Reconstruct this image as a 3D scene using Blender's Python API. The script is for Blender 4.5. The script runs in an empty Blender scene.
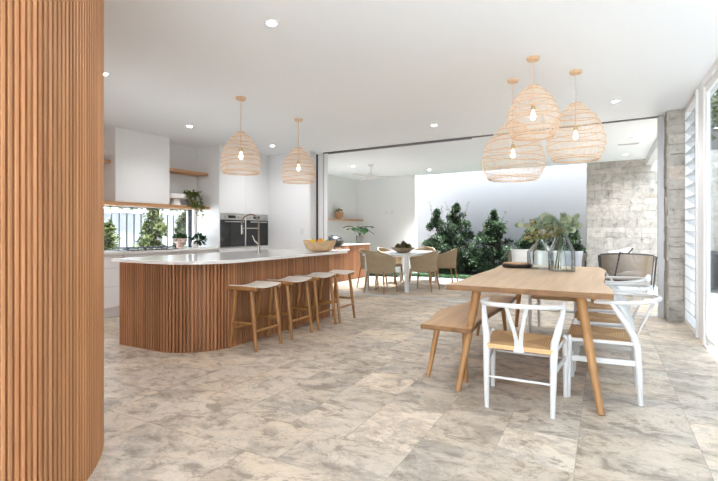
import bpy, bmesh, math, random
from mathutils import Vector, Matrix
random.seed(7)
PI = math.pi
sc = bpy.context.scene
COL = sc.collection
V = Vector


def zc(x):                      # height of the ceiling at a given x
    return 2.835 + 0.013 * x


# ------------------------------------------------------------------ mesh builder
class MB:
    def __init__(self):
        self.v, self.f, self.t = [], [], []
        self.tint = 0.0

    def add(self, vs, fs):
        n = len(self.v)
        self.v += [tuple(p) for p in vs]
        for f in fs:
            self.f.append([i + n for i in f])
            self.t.append(self.tint)
        return self

    def box(self, x0, x1, y0, y1, z0, z1, m=None):
        vs = [V((x, y, z)) for z in (z0, z1) for y in (y0, y1) for x in (x0, x1)]
        if m is not None:
            vs = [m @ p for p in vs]
        return self.add(vs, [(0, 2, 3, 1), (4, 5, 7, 6), (0, 1, 5, 4), (2, 6, 7, 3), (0, 4, 6, 2), (1, 3, 7, 5)])

    def rbox(self, x0, x1, y0, y1, z0, z1, r=.01, seg=2, m=None):
        bm = bmesh.new()
        bmesh.ops.create_cube(bm, size=1)
        for p in bm.verts:
            p.co = V(((x0 + x1) / 2 + p.co.x * (x1 - x0), (y0 + y1) / 2 + p.co.y * (y1 - y0), (z0 + z1) / 2 + p.co.z * (z1 - z0)))
        bmesh.ops.bevel(bm, geom=bm.edges[:], offset=r, segments=seg, profile=.5, affect='EDGES')
        return self.take(bm, m)

    def take(self, bm, m=None):
        bm.verts.index_update()
        vs = [(m @ p.co if m is not None else p.co.copy()) for p in bm.verts]
        fs = [[q.index for q in f.verts] for f in bm.faces]
        bm.free()
        return self.add(vs, fs)

    def tube(self, pts, r, seg=8, closed=False, flat=1.0):
        pts = [V(p) for p in pts]
        n = len(pts)
        if not isinstance(r, (list, tuple)):
            r = [r] * n
        vs, fs = [], []
        up = None
        for i, p in enumerate(pts):
            if closed:
                d = pts[(i + 1) % n] - pts[i - 1]
            else:
                d = pts[min(i + 1, n - 1)] - pts[max(i - 1, 0)]
            if d.length < 1e-9:
                d = V((0, 0, 1))
            d.normalize()
            if up is None:
                a = V((0, 0, 1)) if abs(d.z) < .9 else V((1, 0, 0))
            else:
                a = up
            s = d.cross(a)
            if s.length < 1e-6:
                s = d.cross(V((0, 1, 0)))
            s.normalize()
            u = s.cross(d)
            u.normalize()
            up = u
            for k in range(seg):
                q = 2 * PI * k / seg
                vs.append(p + s * (math.cos(q) * r[i]) + u * (math.sin(q) * r[i] * flat))
        m = n if closed else n - 1
        for i in range(m):
            j = (i + 1) % n
            for k in range(seg):
                l = (k + 1) % seg
                fs.append((i * seg + k, i * seg + l, j * seg + l, j * seg + k))
        if not closed:
            fs.append(tuple(range(seg - 1, -1, -1)))
            fs.append(tuple((n - 1) * seg + k for k in range(seg)))
        return self.add(vs, fs)

    def lathe(self, prof, seg=32, c=(0, 0, 0), sx=1, sy=1, a0=0, a1=2 * PI):
        full = abs(a1 - a0 - 2 * PI) < 1e-6
        m = seg if full else seg + 1
        vs, fs = [], []
        for r, z in prof:
            for k in range(m):
                q = a0 + (a1 - a0) * k / seg
                vs.append((c[0] + r * sx * math.cos(q), c[1] + r * sy * math.sin(q), c[2] + z))
        for i in range(len(prof) - 1):
            for k in range(seg):
                l = (k + 1) % m
                fs.append((i * m + k, i * m + l, (i + 1) * m + l, (i + 1) * m + k))
        return self.add(vs, fs)

    def prism(self, poly, z0, z1, m=None):
        n = len(poly)
        vs = [V((p[0], p[1], z0)) for p in poly] + [V((p[0], p[1], z1)) for p in poly]
        if m is not None:
            vs = [m @ p for p in vs]
        fs = [tuple(range(n - 1, -1, -1)), tuple(range(n, 2 * n))]
        for i in range(n):
            j = (i + 1) % n
            fs.append((i, j, j + n, i + n))
        return self.add(vs, fs)

    def ball(self, c, rx, ry=None, rz=None, seg=16, rings=10):
        ry = ry or rx
        rz = rz or rx
        prof = [(max(1e-4, math.sin(PI * i / rings)), -math.cos(PI * i / rings) * rz) for i in range(rings + 1)]
        return self.lathe(prof, seg, c, rx, ry)

    def cushion(self, w, d, h, m=None, n=10):
        """soft pillow, w x d x h, centred on its origin"""
        bm = bmesh.new()
        bmesh.ops.create_grid(bm, x_segments=n, y_segments=n, size=1)
        top = [p.co.copy() for p in bm.verts]
        bm.free()
        bm = bmesh.new()
        bmesh.ops.create_cube(bm, size=2)
        bmesh.ops.subdivide_edges(bm, edges=bm.edges[:], cuts=7, use_grid_fill=True)
        for p in bm.verts:
            x, y, z = p.co
            e = (1 - abs(x) ** 3.5) * (1 - abs(y) ** 3.5)
            zz = z * (.18 + .82 * max(e, 0) ** .5)
            k = 1 - .06 * (1 - abs(x)) * (abs(y) > .9) - .06 * (1 - abs(y)) * (abs(x) > .9)
            p.co = V((x * w / 2 * k, y * d / 2 * k, zz * h / 2))
        return self.take(bm, m)

    def leaf(self, p, d, n, l, w, fold=.15):
        d = d.normalized()
        s = d.cross(n)
        if s.length < 1e-4:
            s = d.cross(V((.3, .8, .5)))
        s.normalize()
        n = s.cross(d)
        a = p
        b = p + d * l * .45 + s * w / 2 + n * fold * w
        e = p + d * l * .45 - s * w / 2 + n * fold * w
        c = p + d * l - n * .1 * l
        mid = p + d * l * .5
        return self.add([a, b, c, e, mid], [(0, 1, 4), (1, 2, 4), (2, 3, 4), (3, 0, 4)])

    def build(self, name, m, parent=None, smooth=True, angle=35, loc=None, edge=None):
        me = bpy.data.meshes.new(name)
        me.from_pydata(self.v, [], self.f)
        me.update()
        at = me.attributes.new('tint', 'FLOAT', 'FACE')
        at.data.foreach_set('value', self.t)
        bm = bmesh.new()
        bm.from_mesh(me)
        bmesh.ops.recalc_face_normals(bm, faces=bm.faces[:])
        bm.to_mesh(me)
        bm.free()
        if smooth:
            me.polygons.foreach_set('use_smooth', [True] * len(me.polygons))
            me.set_sharp_from_angle(angle=math.radians(angle))
        me.materials.append(m)
        if edge is not None:
            me.materials.append(edge)
            for p in me.polygons:
                if abs(p.normal.z) < .5:
                    p.material_index = 1
        o = bpy.data.objects.new(name, me)
        COL.objects.link(o)
        if parent is not None:
            o.parent = parent
        if loc:
            o.location = loc
        return o


def tag(o, label=None, cat=None, group=None, kind=None):
    if label:
        o['label'] = label
    if cat:
        o['category'] = cat
    if group:
        o['group'] = group
    if kind:
        o['kind'] = kind
    return o


def thing(name, label, cat, loc=(0, 0, 0), rz=0.0, group=None):
    o = bpy.data.objects.new(name, None)
    COL.objects.link(o)
    o.location = loc
    o.rotation_euler = (0, 0, rz)
    o.empty_display_size = .1
    return tag(o, label, cat, group)


def dup(root, loc, rz=0.0, label=None, group=None):
    r = root.copy()
    COL.objects.link(r)
    r.location = loc
    r.rotation_euler = (0, 0, rz)
    if label:
        r['label'] = label
    if group:
        r['group'] = group
    for ch in list(root.children):
        c = ch.copy()
        COL.objects.link(c)
        c.parent = r
        for g in list(ch.children):
            d = g.copy()
            COL.objects.link(d)
            d.parent = c
    return r


def struct(name, mb, m, parent=None, smooth=False):
    o = mb.build(name, m, parent, smooth=smooth)
    if parent is None:
        o['kind'] = 'structure'
    return o


# ------------------------------------------------------------------ materials
def newmat(name):
    m = bpy.data.materials.new(name)
    m.use_nodes = True
    nt = m.node_tree
    b = nt.nodes['Principled BSDF']
    return m, nt, b


def N(nt, t, **kw):
    n = nt.nodes.new(t)
    for k, v in kw.items():
        if k in n.inputs.keys():
            n.inputs[k].default_value = v
        else:
            setattr(n, k, v)
    return n


def L(nt, a, b):
    nt.links.new(a, b)


def plain(name, c, rough=.5, metal=0.0, spec=.5, noise=0.0, scale=30, bump=0.0):
    m, nt, b = newmat(name)
    b.inputs['Base Color'].default_value = (*c, 1)
    b.inputs['Roughness'].default_value = rough
    b.inputs['Metallic'].default_value = metal
    b.inputs['Specular IOR Level'].default_value = spec
    if noise or bump:
        tc = N(nt, 'ShaderNodeTexCoord')
        nz = N(nt, 'ShaderNodeTexNoise', Scale=scale, Detail=4.0)
        L(nt, tc.outputs['Object'], nz.inputs['Vector'])
        if noise:
            mx = N(nt, 'ShaderNodeMix', data_type='RGBA')
            mx.inputs[6].default_value = (*[x * (1 - noise) for x in c], 1)
            mx.inputs[7].default_value = (*[min(1, x * (1 + noise)) for x in c], 1)
            L(nt, nz.outputs['Fac'], mx.inputs[0])
            L(nt, mx.outputs[2], b.inputs['Base Color'])
        if bump:
            bp = N(nt, 'ShaderNodeBump', Strength=bump, Distance=.01)
            L(nt, nz.outputs['Fac'], bp.inputs['Height'])
            L(nt, bp.outputs['Normal'], b.inputs['Normal'])
    return m


def tinted(nt, col_socket, k):
    """multiply a colour by 1 + k * tint, tint being a per-piece number"""
    at = N(nt, 'ShaderNodeAttribute', attribute_name='tint')
    ml = N(nt, 'ShaderNodeMath', operation='MULTIPLY_ADD')
    ml.inputs[1].default_value = k
    ml.inputs[2].default_value = 1.0
    L(nt, at.outputs['Fac'], ml.inputs[0])
    sc_ = N(nt, 'ShaderNodeVectorMath', operation='SCALE')
    L(nt, col_socket, sc_.inputs[0])
    L(nt, ml.outputs[0], sc_.inputs['Scale'])
    return sc_.outputs[0]


def wood(name, dark, light, stretch=(30, 30, 1.5), rough=.45, k=.15, spec=.4):
    m, nt, b = newmat(name)
    tc = N(nt, 'ShaderNodeTexCoord')
    mp = N(nt, 'ShaderNodeMapping')
    mp.inputs['Scale'].default_value = stretch
    L(nt, tc.outputs['Object'], mp.inputs['Vector'])
    nz = N(nt, 'ShaderNodeTexNoise', Scale=1.0, Detail=5.0, Roughness=.6, Distortion=.4)
    nz.noise_dimensions = '4D'
    at = N(nt, 'ShaderNodeAttribute', attribute_name='tint')
    w = N(nt, 'ShaderNodeMath', operation='MULTIPLY')
    w.inputs[1].default_value = 17.3
    L(nt, at.outputs['Fac'], w.inputs[0])
    L(nt, w.outputs[0], nz.inputs['W'])
    L(nt, mp.outputs[0], nz.inputs['Vector'])
    cr = N(nt, 'ShaderNodeValToRGB')
    cr.color_ramp.elements[0].position = .3
    cr.color_ramp.elements[0].color = (*dark, 1)
    cr.color_ramp.elements[1].position = .7
    cr.color_ramp.elements[1].color = (*light, 1)
    L(nt, nz.outputs['Fac'], cr.inputs[0])
    L(nt, tinted(nt, cr.outputs[0], k), b.inputs['Base Color'])
    b.inputs['Roughness'].default_value = rough
    b.inputs['Specular IOR Level'].default_value = spec
    bp = N(nt, 'ShaderNodeBump', Strength=.15, Distance=.003)
    L(nt, nz.outputs['Fac'], bp.inputs['Height'])
    L(nt, bp.outputs['Normal'], b.inputs['Normal'])
    return m


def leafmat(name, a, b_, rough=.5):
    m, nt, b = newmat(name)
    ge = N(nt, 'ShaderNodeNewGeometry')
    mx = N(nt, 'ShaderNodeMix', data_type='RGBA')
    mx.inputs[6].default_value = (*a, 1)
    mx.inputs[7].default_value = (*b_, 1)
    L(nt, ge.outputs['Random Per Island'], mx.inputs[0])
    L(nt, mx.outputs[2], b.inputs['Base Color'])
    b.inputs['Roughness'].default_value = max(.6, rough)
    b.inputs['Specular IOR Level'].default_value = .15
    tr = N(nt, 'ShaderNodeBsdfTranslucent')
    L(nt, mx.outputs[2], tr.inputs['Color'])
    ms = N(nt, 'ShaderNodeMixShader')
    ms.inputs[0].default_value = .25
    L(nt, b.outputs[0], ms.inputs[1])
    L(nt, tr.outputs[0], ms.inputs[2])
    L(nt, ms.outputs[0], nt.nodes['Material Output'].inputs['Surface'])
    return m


def glassmat(name, tint=(1, 1, 1), base=.04, edge=.5, blend=.35):
    m, nt, b = newmat(name)
    nt.nodes.remove(b)
    t = N(nt, 'ShaderNodeBsdfTransparent')
    t.inputs['Color'].default_value = (*tint, 1)
    g = N(nt, 'ShaderNodeBsdfGlossy')
    g.inputs['Roughness'].default_value = .02
    lw = N(nt, 'ShaderNodeLayerWeight', Blend=blend)
    mr = N(nt, 'ShaderNodeMapRange')
    mr.inputs['To Min'].default_value = base
    mr.inputs['To Max'].default_value = edge
    L(nt, lw.outputs['Fresnel'], mr.inputs['Value'])
    ms = N(nt, 'ShaderNodeMixShader')
    L(nt, mr.outputs[0], ms.inputs[0])
    L(nt, t.outputs[0], ms.inputs[1])
    L(nt, g.outputs[0], ms.inputs[2])
    L(nt, ms.outputs[0], nt.nodes['Material Output'].inputs['Surface'])
    return m


def emit(name, c, s):
    m, nt, b = newmat(name)
    b.inputs['Base Color'].default_value = (*c, 1)
    b.inputs['Emission Color'].default_value = (*c, 1)
    b.inputs['Emission Strength'].default_value = s
    return m


def travertine():
    m, nt, b = newmat('travertine')
    tc = N(nt, 'ShaderNodeTexCoord')
    at = N(nt, 'ShaderNodeAttribute', attribute_name='tint')
    w = N(nt, 'ShaderNodeMath', operation='MULTIPLY')
    w.inputs[1].default_value = 23.0
    L(nt, at.outputs['Fac'], w.inputs[0])
    mp = N(nt, 'ShaderNodeMapping')
    mp.inputs['Rotation'].default_value = (0, 0, .6)
    mp.inputs['Scale'].default_value = (1.0, 1.45, 1.0)
    L(nt, tc.outputs['Object'], mp.inputs['Vector'])

    def nz(scale, det, dist, rough):
        n = N(nt, 'ShaderNodeTexNoise', Scale=scale, Detail=det, Distortion=dist, Roughness=rough)
        n.noise_dimensions = '4D'
        L(nt, mp.outputs[0], n.inputs['Vector'])
        L(nt, w.outputs[0], n.inputs['W'])
        return n

    def ramp(src, a, b_, t0=0.0, t1=1.0):
        mr = N(nt, 'ShaderNodeMapRange')
        mr.inputs['From Min'].default_value = a
        mr.inputs['From Max'].default_value = b_
        mr.inputs['To Min'].default_value = t0
        mr.inputs['To Max'].default_value = t1
        L(nt, src, mr.inputs['Value'])
        return mr.outputs[0]

    def mix(fac, c0, c1):
        mx = N(nt, 'ShaderNodeMix', data_type='RGBA')
        L(nt, fac, mx.inputs[0])
        for c, i in ((c0, 6), (c1, 7)):
            if isinstance(c, tuple):
                mx.inputs[i].default_value = (*c, 1)
            else:
                L(nt, c, mx.inputs[i])
        return mx.outputs[2]
    n0 = nz(.9, 6.0, .4, .6)          # warm or cool drift
    n1 = nz(2.4, 12.0, .5, .70)       # clouds
    n2 = nz(5.5, 10.0, .9, .72)       # dark mottling
    n3 = nz(2.2, 10.0, 1.6, .68)      # veins
    n4 = nz(38.0, 4.0, 0, .7)         # grain and pits
    base = mix(ramp(n0.outputs['Fac'], .42, .60), (.56, .49, .405), (.62, .515, .39))
    cloud = mix(ramp(n0.outputs['Fac'], .40, .62), (.38, .335, .28), (.44, .36, .275))
    c = mix(ramp(n1.outputs['Fac'], .46, .55, 0, .9), base, cloud)
    c = mix(ramp(n2.outputs['Fac'], .525, .60, 0, .72), c, (.225, .178, .132))
    c = mix(ramp(n2.outputs['Fac'], .47, .40, 0, .6), c, (.66, .58, .48))
    sb = N(nt, 'ShaderNodeMath', operation='SUBTRACT')
    sb.inputs[1].default_value = .5
    L(nt, n3.outputs['Fac'], sb.inputs[0])
    ab = N(nt, 'ShaderNodeMath', operation='ABSOLUTE')
    L(nt, sb.outputs[0], ab.inputs[0])
    c = mix(ramp(ab.outputs[0], 0, .016, .38, 0), c, (.17, .14, .115))
    c = mix(ramp(n4.outputs['Fac'], .56, .72, 0, .35), c, (.25, .21, .17))
    L(nt, tinted(nt, c, .13), b.inputs['Base Color'])
    b.inputs['Roughness'].default_value = .42
    b.inputs['Specular IOR Level'].default_value = .32
    bp = N(nt, 'ShaderNodeBump', Strength=.10, Distance=.004)
    L(nt, n2.outputs['Fac'], bp.inputs['Height'])
    L(nt, bp.outputs['Normal'], b.inputs['Normal'])
    return m


def stonemat():
    m, nt, b = newmat('ashlar_stone')
    tc = N(nt, 'ShaderNodeTexCoord')
    n1 = N(nt, 'ShaderNodeTexNoise', Scale=7.0, Detail=12.0, Roughness=.76, Distortion=.3)
    L(nt, tc.outputs['Object'], n1.inputs['Vector'])
    cr = N(nt, 'ShaderNodeValToRGB')
    e = cr.color_ramp.elements
    e[0].position = .33
    e[0].color = (.175, .155, .13, 1)
    e[1].position = .62
    e[1].color = (.54, .51, .465, 1)
    x = e.new(.45)
    x.color = (.40, .377, .337, 1)
    L(nt, n1.outputs['Fac'], cr.inputs[0])
    # a few rusty patches
    n2 = N(nt, 'ShaderNodeTexNoise', Scale=1.3, Detail=3.0)
    L(nt, tc.outputs['Object'], n2.inputs['Vector'])
    mr = N(nt, 'ShaderNodeMapRange')
    mr.inputs['From Min'].default_value = .64
    mr.inputs['From Max'].default_value = .74
    mr.inputs['To Max'].default_value = .6
    L(nt, n2.outputs['Fac'], mr.inputs['Value'])
    mx = N(nt, 'ShaderNodeMix', data_type='RGBA')
    mx.inputs[7].default_value = (.40, .275, .17, 1)
    L(nt, mr.outputs[0], mx.inputs[0])
    L(nt, cr.outputs[0], mx.inputs[6])
    L(nt, tinted(nt, mx.outputs[2], .13), b.inputs['Base Color'])
    b.inputs['Roughness'].default_value = .9
    bp = N(nt, 'ShaderNodeBump', Strength=.5, Distance=.02)
    L(nt, n1.outputs['Fac'], bp.inputs['Height'])
    L(nt, bp.outputs['Normal'], b.inputs['Normal'])
    return m


def cordmat():
    """paper cord woven in an envelope pattern: threads run parallel to the nearest edge"""
    m, nt, b = newmat('paper_cord')
    tc = N(nt, 'ShaderNodeTexCoord')
    sp = N(nt, 'ShaderNodeSeparateXYZ')
    L(nt, tc.outputs['Object'], sp.inputs[0])
    ax = N(nt, 'ShaderNodeMath', operation='ABSOLUTE')
    ay = N(nt, 'ShaderNodeMath', operation='ABSOLUTE')
    L(nt, sp.outputs[0], ax.inputs[0])
    L(nt, sp.outputs[1], ay.inputs[0])
    mxm = N(nt, 'ShaderNodeMath', operation='MAXIMUM')
    L(nt, ax.outputs[0], mxm.inputs[0])
    L(nt, ay.outputs[0], mxm.inputs[1])
    fr = N(nt, 'ShaderNodeMath', operation='MULTIPLY')
    fr.inputs[1].default_value = 420.0
    L(nt, mxm.outputs[0], fr.inputs[0])
    sn = N(nt, 'ShaderNodeMath', operation='SINE')
    L(nt, fr.outputs[0], sn.inputs[0])
    nz = N(nt, 'ShaderNodeTexNoise', Scale=60.0, Detail=3.0)
    L(nt, tc.outputs['Object'], nz.inputs['Vector'])
    mx = N(nt, 'ShaderNodeMix', data_type='RGBA')
    mx.inputs[6].default_value = (.44, .26, .11, 1)
    mx.inputs[7].default_value = (.60, .39, .20, 1)
    L(nt, nz.outputs['Fac'], mx.inputs[0])
    # the two pairs of triangles catch the thread differently
    gt = N(nt, 'ShaderNodeMath', operation='GREATER_THAN')
    L(nt, ax.outputs[0], gt.inputs[0])
    L(nt, ay.outputs[0], gt.inputs[1])
    m2 = N(nt, 'ShaderNodeMix', data_type='RGBA')
    m2.inputs[7].default_value = (.29, .155, .06, 1)
    g2 = N(nt, 'ShaderNodeMath', operation='MULTIPLY')
    g2.inputs[1].default_value = .55
    L(nt, gt.outputs[0], g2.inputs[0])
    L(nt, g2.outputs[0], m2.inputs[0])
    L(nt, mx.outputs[2], m2.inputs[6])
    sm_ = N(nt, 'ShaderNodeMath', operation='MULTIPLY_ADD')
    sm_.inputs[1].default_value = .2
    sm_.inputs[2].default_value = .95
    L(nt, sn.outputs[0], sm_.inputs[0])
    vv = N(nt, 'ShaderNodeVectorMath', operation='SCALE')
    L(nt, m2.outputs[2], vv.inputs[0])
    L(nt, sm_.outputs[0], vv.inputs['Scale'])
    L(nt, vv.outputs[0], b.inputs['Base Color'])
    b.inputs['Roughness'].default_value = .75
    bp = N(nt, 'ShaderNodeBump', Strength=.5, Distance=.003)
    L(nt, sn.outputs[0], bp.inputs['Height'])
    L(nt, bp.outputs['Normal'], b.inputs['Normal'])
    return m


M = dict(
    wall=plain('white_wall', (.78, .79, .795), .65, noise=.012, scale=3),
    ceil=plain('white_ceiling', (.835, .875, .91), .8),
    cab=plain('white_joinery', (.78, .79, .795), .35, spec=.4),
    white=plain('white_paint', (.70, .705, .705), .35),
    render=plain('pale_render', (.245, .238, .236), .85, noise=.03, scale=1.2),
    stonetop=plain('pale_stone_top', (.80, .79, .77), .12, noise=.03, scale=6),
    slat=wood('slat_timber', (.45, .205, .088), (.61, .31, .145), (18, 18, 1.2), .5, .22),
    isl=wood('island_timber_shaded', (.285, .125, .054), (.43, .205, .095), (18, 18, 1.2), .5, .22),  # slat timber made darker, the shade on the island put into its colour
    patiowood=wood('panel_timber', (.23, .10, .046), (.33, .16, .08), (9, 9, .8), .5, .2),
    oak=wood('oak', (.54, .36, .205), (.70, .50, .32), (14, 1.0, 14), .42, .12),
    edgeshade=wood('bark_edge_shade', (.135, .062, .022), (.27, .14, .058), (9, 9, 26), .55, .1),  # side faces of table and bench: bark tone with shade put into the colour
    bench=wood('bench_oak', (.42, .235, .095), (.58, .36, .17), (14, 1.0, 14), .42, .12),
    oakleg=wood('oak_leg', (.30, .145, .05), (.40, .215, .085), (20, 20, 1.2), .4, .1),
    shelf=wood('shelf_timber', (.42, .22, .10), (.56, .33, .17), (12, 1.2, 12), .45, .1),
    stool=wood('stool_timber', (.26, .115, .032), (.385, .19, .065), (20, 20, 1.5), .4, .1),
    bowl=wood('bowl_timber', (.46, .29, .15), (.74, .55, .34), (7, 7, 7), .5, .1),
    tanleg=wood('tan_leg', (.26, .14, .06), (.38, .22, .11), (20, 20, 1.5), .5, .1),
    hide=plain('cream_leather', (.70, .65, .58), .6, noise=.05, scale=40, bump=.1),
    rattan=plain('rattan', (.88, .72, .56), .6, noise=.15, scale=25),
    rattan_dark=plain('rattan_band', (.70, .49, .32), .6, noise=.2, scale=20),
    rope=plain('brown_rope', (.40, .31, .20), .8, noise=.25, scale=60, bump=.4),
    greyrope=plain('grey_rope', (.25, .21, .17), .85, noise=.25, scale=60, bump=.4),
    cord=cordmat(),
    trav=travertine(),
    grout=plain('grout', (.36, .31, .26), .9),
    coping=plain('pale_coping', (.49, .495, .50), .7, noise=.06, scale=5),
    terrace=plain('terrace_stone', (.085, .084, .08), .8, noise=.1, scale=4),
    stone=stonemat(),
    mortar=plain('mortar', (.38, .36, .33), .95, noise=.1, scale=12),
    steel=plain('brushed_steel', (.55, .54, .52), .28, metal=1.0),
    tapsteel=plain('tap_steel', (.42, .39, .35), .25, metal=1.0),
    black=plain('black_metal', (.018, .018, .02), .4),
    blackglass=plain('black_glass', (.012, .012, .014), .06, spec=.6),
    dark=plain('dark_gap', (.02, .02, .022), .8),
    alu=plain('grey_aluminium', (.42, .42, .43), .4, metal=.3),
    track=plain('track_grey', (.13, .13, .135), .5),
    glass=glassmat('window_glass', (.86, .875, .88), .02, .12),
    vase=glassmat('vase_glass', (.93, .955, .96), .012, .55, .30),
    frame=plain('frame_white', (.84, .845, .85), .4),
    chairwhite=plain('chair_white', (.58, .58, .575), .35),
    louvre=glassmat('louvre_glass', (.90, .92, .93), .12, .5),
    lamp=emit('lamp_disc', (1.0, .97, .92), 9.0),
    bulb=emit('bulb', (1.0, .80, .55), 1.3),
    brass=plain('brass', (.55, .38, .16), .3, metal=1.0),
    ceramic=plain('white_ceramic', (.78, .77, .75), .5, noise=.03, scale=15),
    blush=plain('blush_ceramic', (.58, .43, .38), .7, noise=.06, scale=15),
    terracotta=plain('terracotta', (.56, .31, .17), .8, noise=.1, scale=12),
    concrete=plain('concrete', (.30, .29, .27), .9, noise=.12, scale=20),
    soil=plain('soil', (.03, .024, .018), .95),
    lemon=plain('lemon_skin', (.85, .58, .04), .4, noise=.06, scale=30, bump=.15),
    orange=plain('orange_skin', (.80, .33, .03), .4, noise=.06, scale=40, bump=.2),
    lime=plain('lime_skin', (.22, .33, .05), .4, noise=.1, scale=30, bump=.15),
    arti=leafmat('artichoke_scale', (.085, .075, .03), (.19, .15, .075), .7),
    straw=plain('straw_bowl', (.34, .255, .155), .8, noise=.15, scale=30, bump=.3),
    fabric=plain('pale_fabric', (.74, .73, .71), .9, noise=.03, scale=80, bump=.1),
    greyfab=plain('grey_fabric', (.46, .47, .50), .9, noise=.05, scale=80, bump=.1),
    charcoal=plain('charcoal_render', (.05, .05, .056), .8, noise=.08, scale=8),
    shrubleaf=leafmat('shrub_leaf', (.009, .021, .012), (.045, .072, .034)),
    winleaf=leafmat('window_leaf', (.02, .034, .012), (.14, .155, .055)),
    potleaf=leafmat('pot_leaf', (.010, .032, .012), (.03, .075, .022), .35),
    trailleaf=leafmat('trail_leaf', (.05, .085, .02), (.26, .30, .09)),
    euc=leafmat('eucalyptus_leaf', (.20, .27, .19), (.42, .45, .29), .6),
    euc2=leafmat('autumn_leaf', (.13, .16, .06), (.42, .34, .17), .6),
    treeleaf=leafmat('tree_leaf', (.022, .032, .013), (.12, .13, .055)),
    stem=plain('stem', (.12, .075, .04), .8),
    greenstem=plain('green_stem', (.12, .16, .06), .7),
    grass=leafmat('grass_blade', (.012, .040, .014), (.03, .085, .026), .7),
    turf=plain('turf', (.026, .044, .024), .95, noise=.2, scale=20),
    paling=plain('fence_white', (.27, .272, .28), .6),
    fencegap=plain('fence_grey', (.085, .087, .095), .7),
)

# ------------------------------------------------------------------ camera
YAW = math.radians(28.14)
cam = bpy.data.cameras.new('camera')
cam.sensor_fit = 'HORIZONTAL'
cam.sensor_width = 36
cam.lens = 36 * 458 / 718
cam.shift_y = -(240.5 - 230.0) / 718
cam.clip_start = .05
co = bpy.data.objects.new('camera', cam)
COL.objects.link(co)
co.location = (0, 0, 1.23)
co.rotation_euler = (PI / 2, 0, YAW)
sc.camera = co

# ------------------------------------------------------------------ floor: travertine in mixed sizes
G = .2033


def floor_tiles(x0, x1, y0, y1, ox, oy):
    rnd = random.Random(11)
    mb = MB()
    i0, i1 = math.floor((x0 - ox) / G), math.ceil((x1 - ox) / G)
    j0, j1 = math.floor((y0 - oy) / G), math.ceil((y1 - oy) / G)
    used = set()
    sizes = [(4, 3)] * 4 + [(3, 4)] * 2 + [(3, 3)] * 3 + [(3, 2)] * 3 + [(2, 3)] + [(2, 2)] * 2 + [(6, 3)] * 2
    for j in range(j0, j1):
        for i in range(i0, i1):
            if (i, j) in used:
                continue
            opts = sizes[:]
            rnd.shuffle(opts)
            for (a, b) in opts + [(2, 1), (1, 2), (1, 1)]:
                cells = [(i + p, j + q) for p in range(a) for q in range(b)]
                if any(c in used for c in cells):
                    continue
                # avoid leaving one-cell slivers
                if (i + a, j) not in used and (i + a + 1, j) in used:
                    continue
                break
            used.update(cells)
            mb.tint = rnd.uniform(-1, 1)
            g = .0016
            xa, xb = ox + i * G + g, ox + (i + a) * G - g
            ya, yb = oy + j * G + g, oy + (j + b) * G - g
            xa, xb = max(xa, x0), min(xb, x1)
            ya, yb = max(ya, y0), min(yb, y1)
            if xb - xa > .005 and yb - ya > .005:
                mb.box(xa, xb, ya, yb, -.02, 0.0)
    return mb


fl = floor_tiles(-6.7, 1.02, -2.6, 11.0, -1.15, 2.56)
floor = struct('floor', fl, M['trav'])
gb = MB().box(-6.7, 1.02, -2.6, 11.0, -.12, -.0015)
gr_ = gb.build('grout_bed', M['grout'], floor, smooth=False)
struct('trim_1', MB().box(-4.95, .74, 7.70, 7.84, 0.0, .006), M['coping'])          # flush door threshold
struct('path_coping', MB().box(-4.75, .95, 11.0, 11.35, -.12, .004), M['coping'])
struct('terrace', MB().box(1.02, 7.0, -2.6, 16.0, -.14, -.015), M['terrace'])
struct('ground', MB().box(-16, 9, -4, 26, -.5, -.16), M['coping'])

# ------------------------------------------------------------------ ceilings


def slab(x0, x1, y0, y1, th=.25, dz=0):
    mb = MB()
    vs = [(x, y, zc(x) + dz + t) for t in (0, th) for y in (y0, y1) for x in (x0, x1)]
    return mb.add(vs, [(0, 2, 3, 1), (4, 5, 7, 6), (0, 1, 5, 4), (2, 6, 7, 3), (0, 4, 6, 2), (1, 3, 7, 5)])


ceil_ = struct('ceiling', slab(-6.9, 1.15, -2.6, 7.76), M['ceil'])
struct('ceiling_patio', slab(-6.9, .90, 7.76, 12.22), M['ceil'])
struct('trim_2', MB().box(.82, .96, 7.9, 12.2, zc(.9) - .16, zc(.9) - .002), M['white'])   # fascia beam at the open side


def tslab(x0, x1, y0, y1, h, m, name):
    mb = MB()
    vs = [(x, y, zc(x) - .001 - t) for t in (h, 0) for y in (y0, y1) for x in (x0, x1)]
    mb.add(vs, [(0, 2, 3, 1), (4, 5, 7, 6), (0, 1, 5, 4), (2, 6, 7, 3), (0, 4, 6, 2), (1, 3, 7, 5)])
    return struct(name, mb, m)


tslab(-4.93, -1.98, 7.705, 7.77, .032, M['track'], 'trim_3')
tslab(-1.98, .70, 7.72, 7.77, .016, M['track'], 'trim_4')

# ------------------------------------------------------------------ walls
WX = -6.65
wl = MB()
wl.box(WX - .2, WX, 1.2, 3.3, 0, 2.9)
wl.box(WX - .2, WX, 3.3, 6.0, 0, .885)
wl.box(WX - .2, WX, 3.3, 6.0, 1.60, 2.9)
wl.box(WX - .2, WX, 6.0, 7.62, 0, 2.9)
struct('wall_left', wl, M['wall'])
struct('wall_back', MB().box(WX, -5.06, 7.42, 7.62, 0, zc(-5.9) + .02), M['wall'])
struct('wall_front', MB().box(WX - .2, -4.72, 1.0, 1.2, 0, 2.9), M['wall'])
struct('wall_patio_left', MB().box(WX - .2, WX + .03, 7.62, 12.2, 0, 2.9), M['wall'])
wp = struct('wall_patio_back', MB().box(WX - .2, -4.72, 12.2, 12.4, 0, 2.95), M['wall'])
struct('sky_block_left', MB().box(-7.2, -7.0, 12.41, 13.74, 0, 4.6), M['render'])  # added unseen screen that keeps sky light from the left off the garden wall
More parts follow.
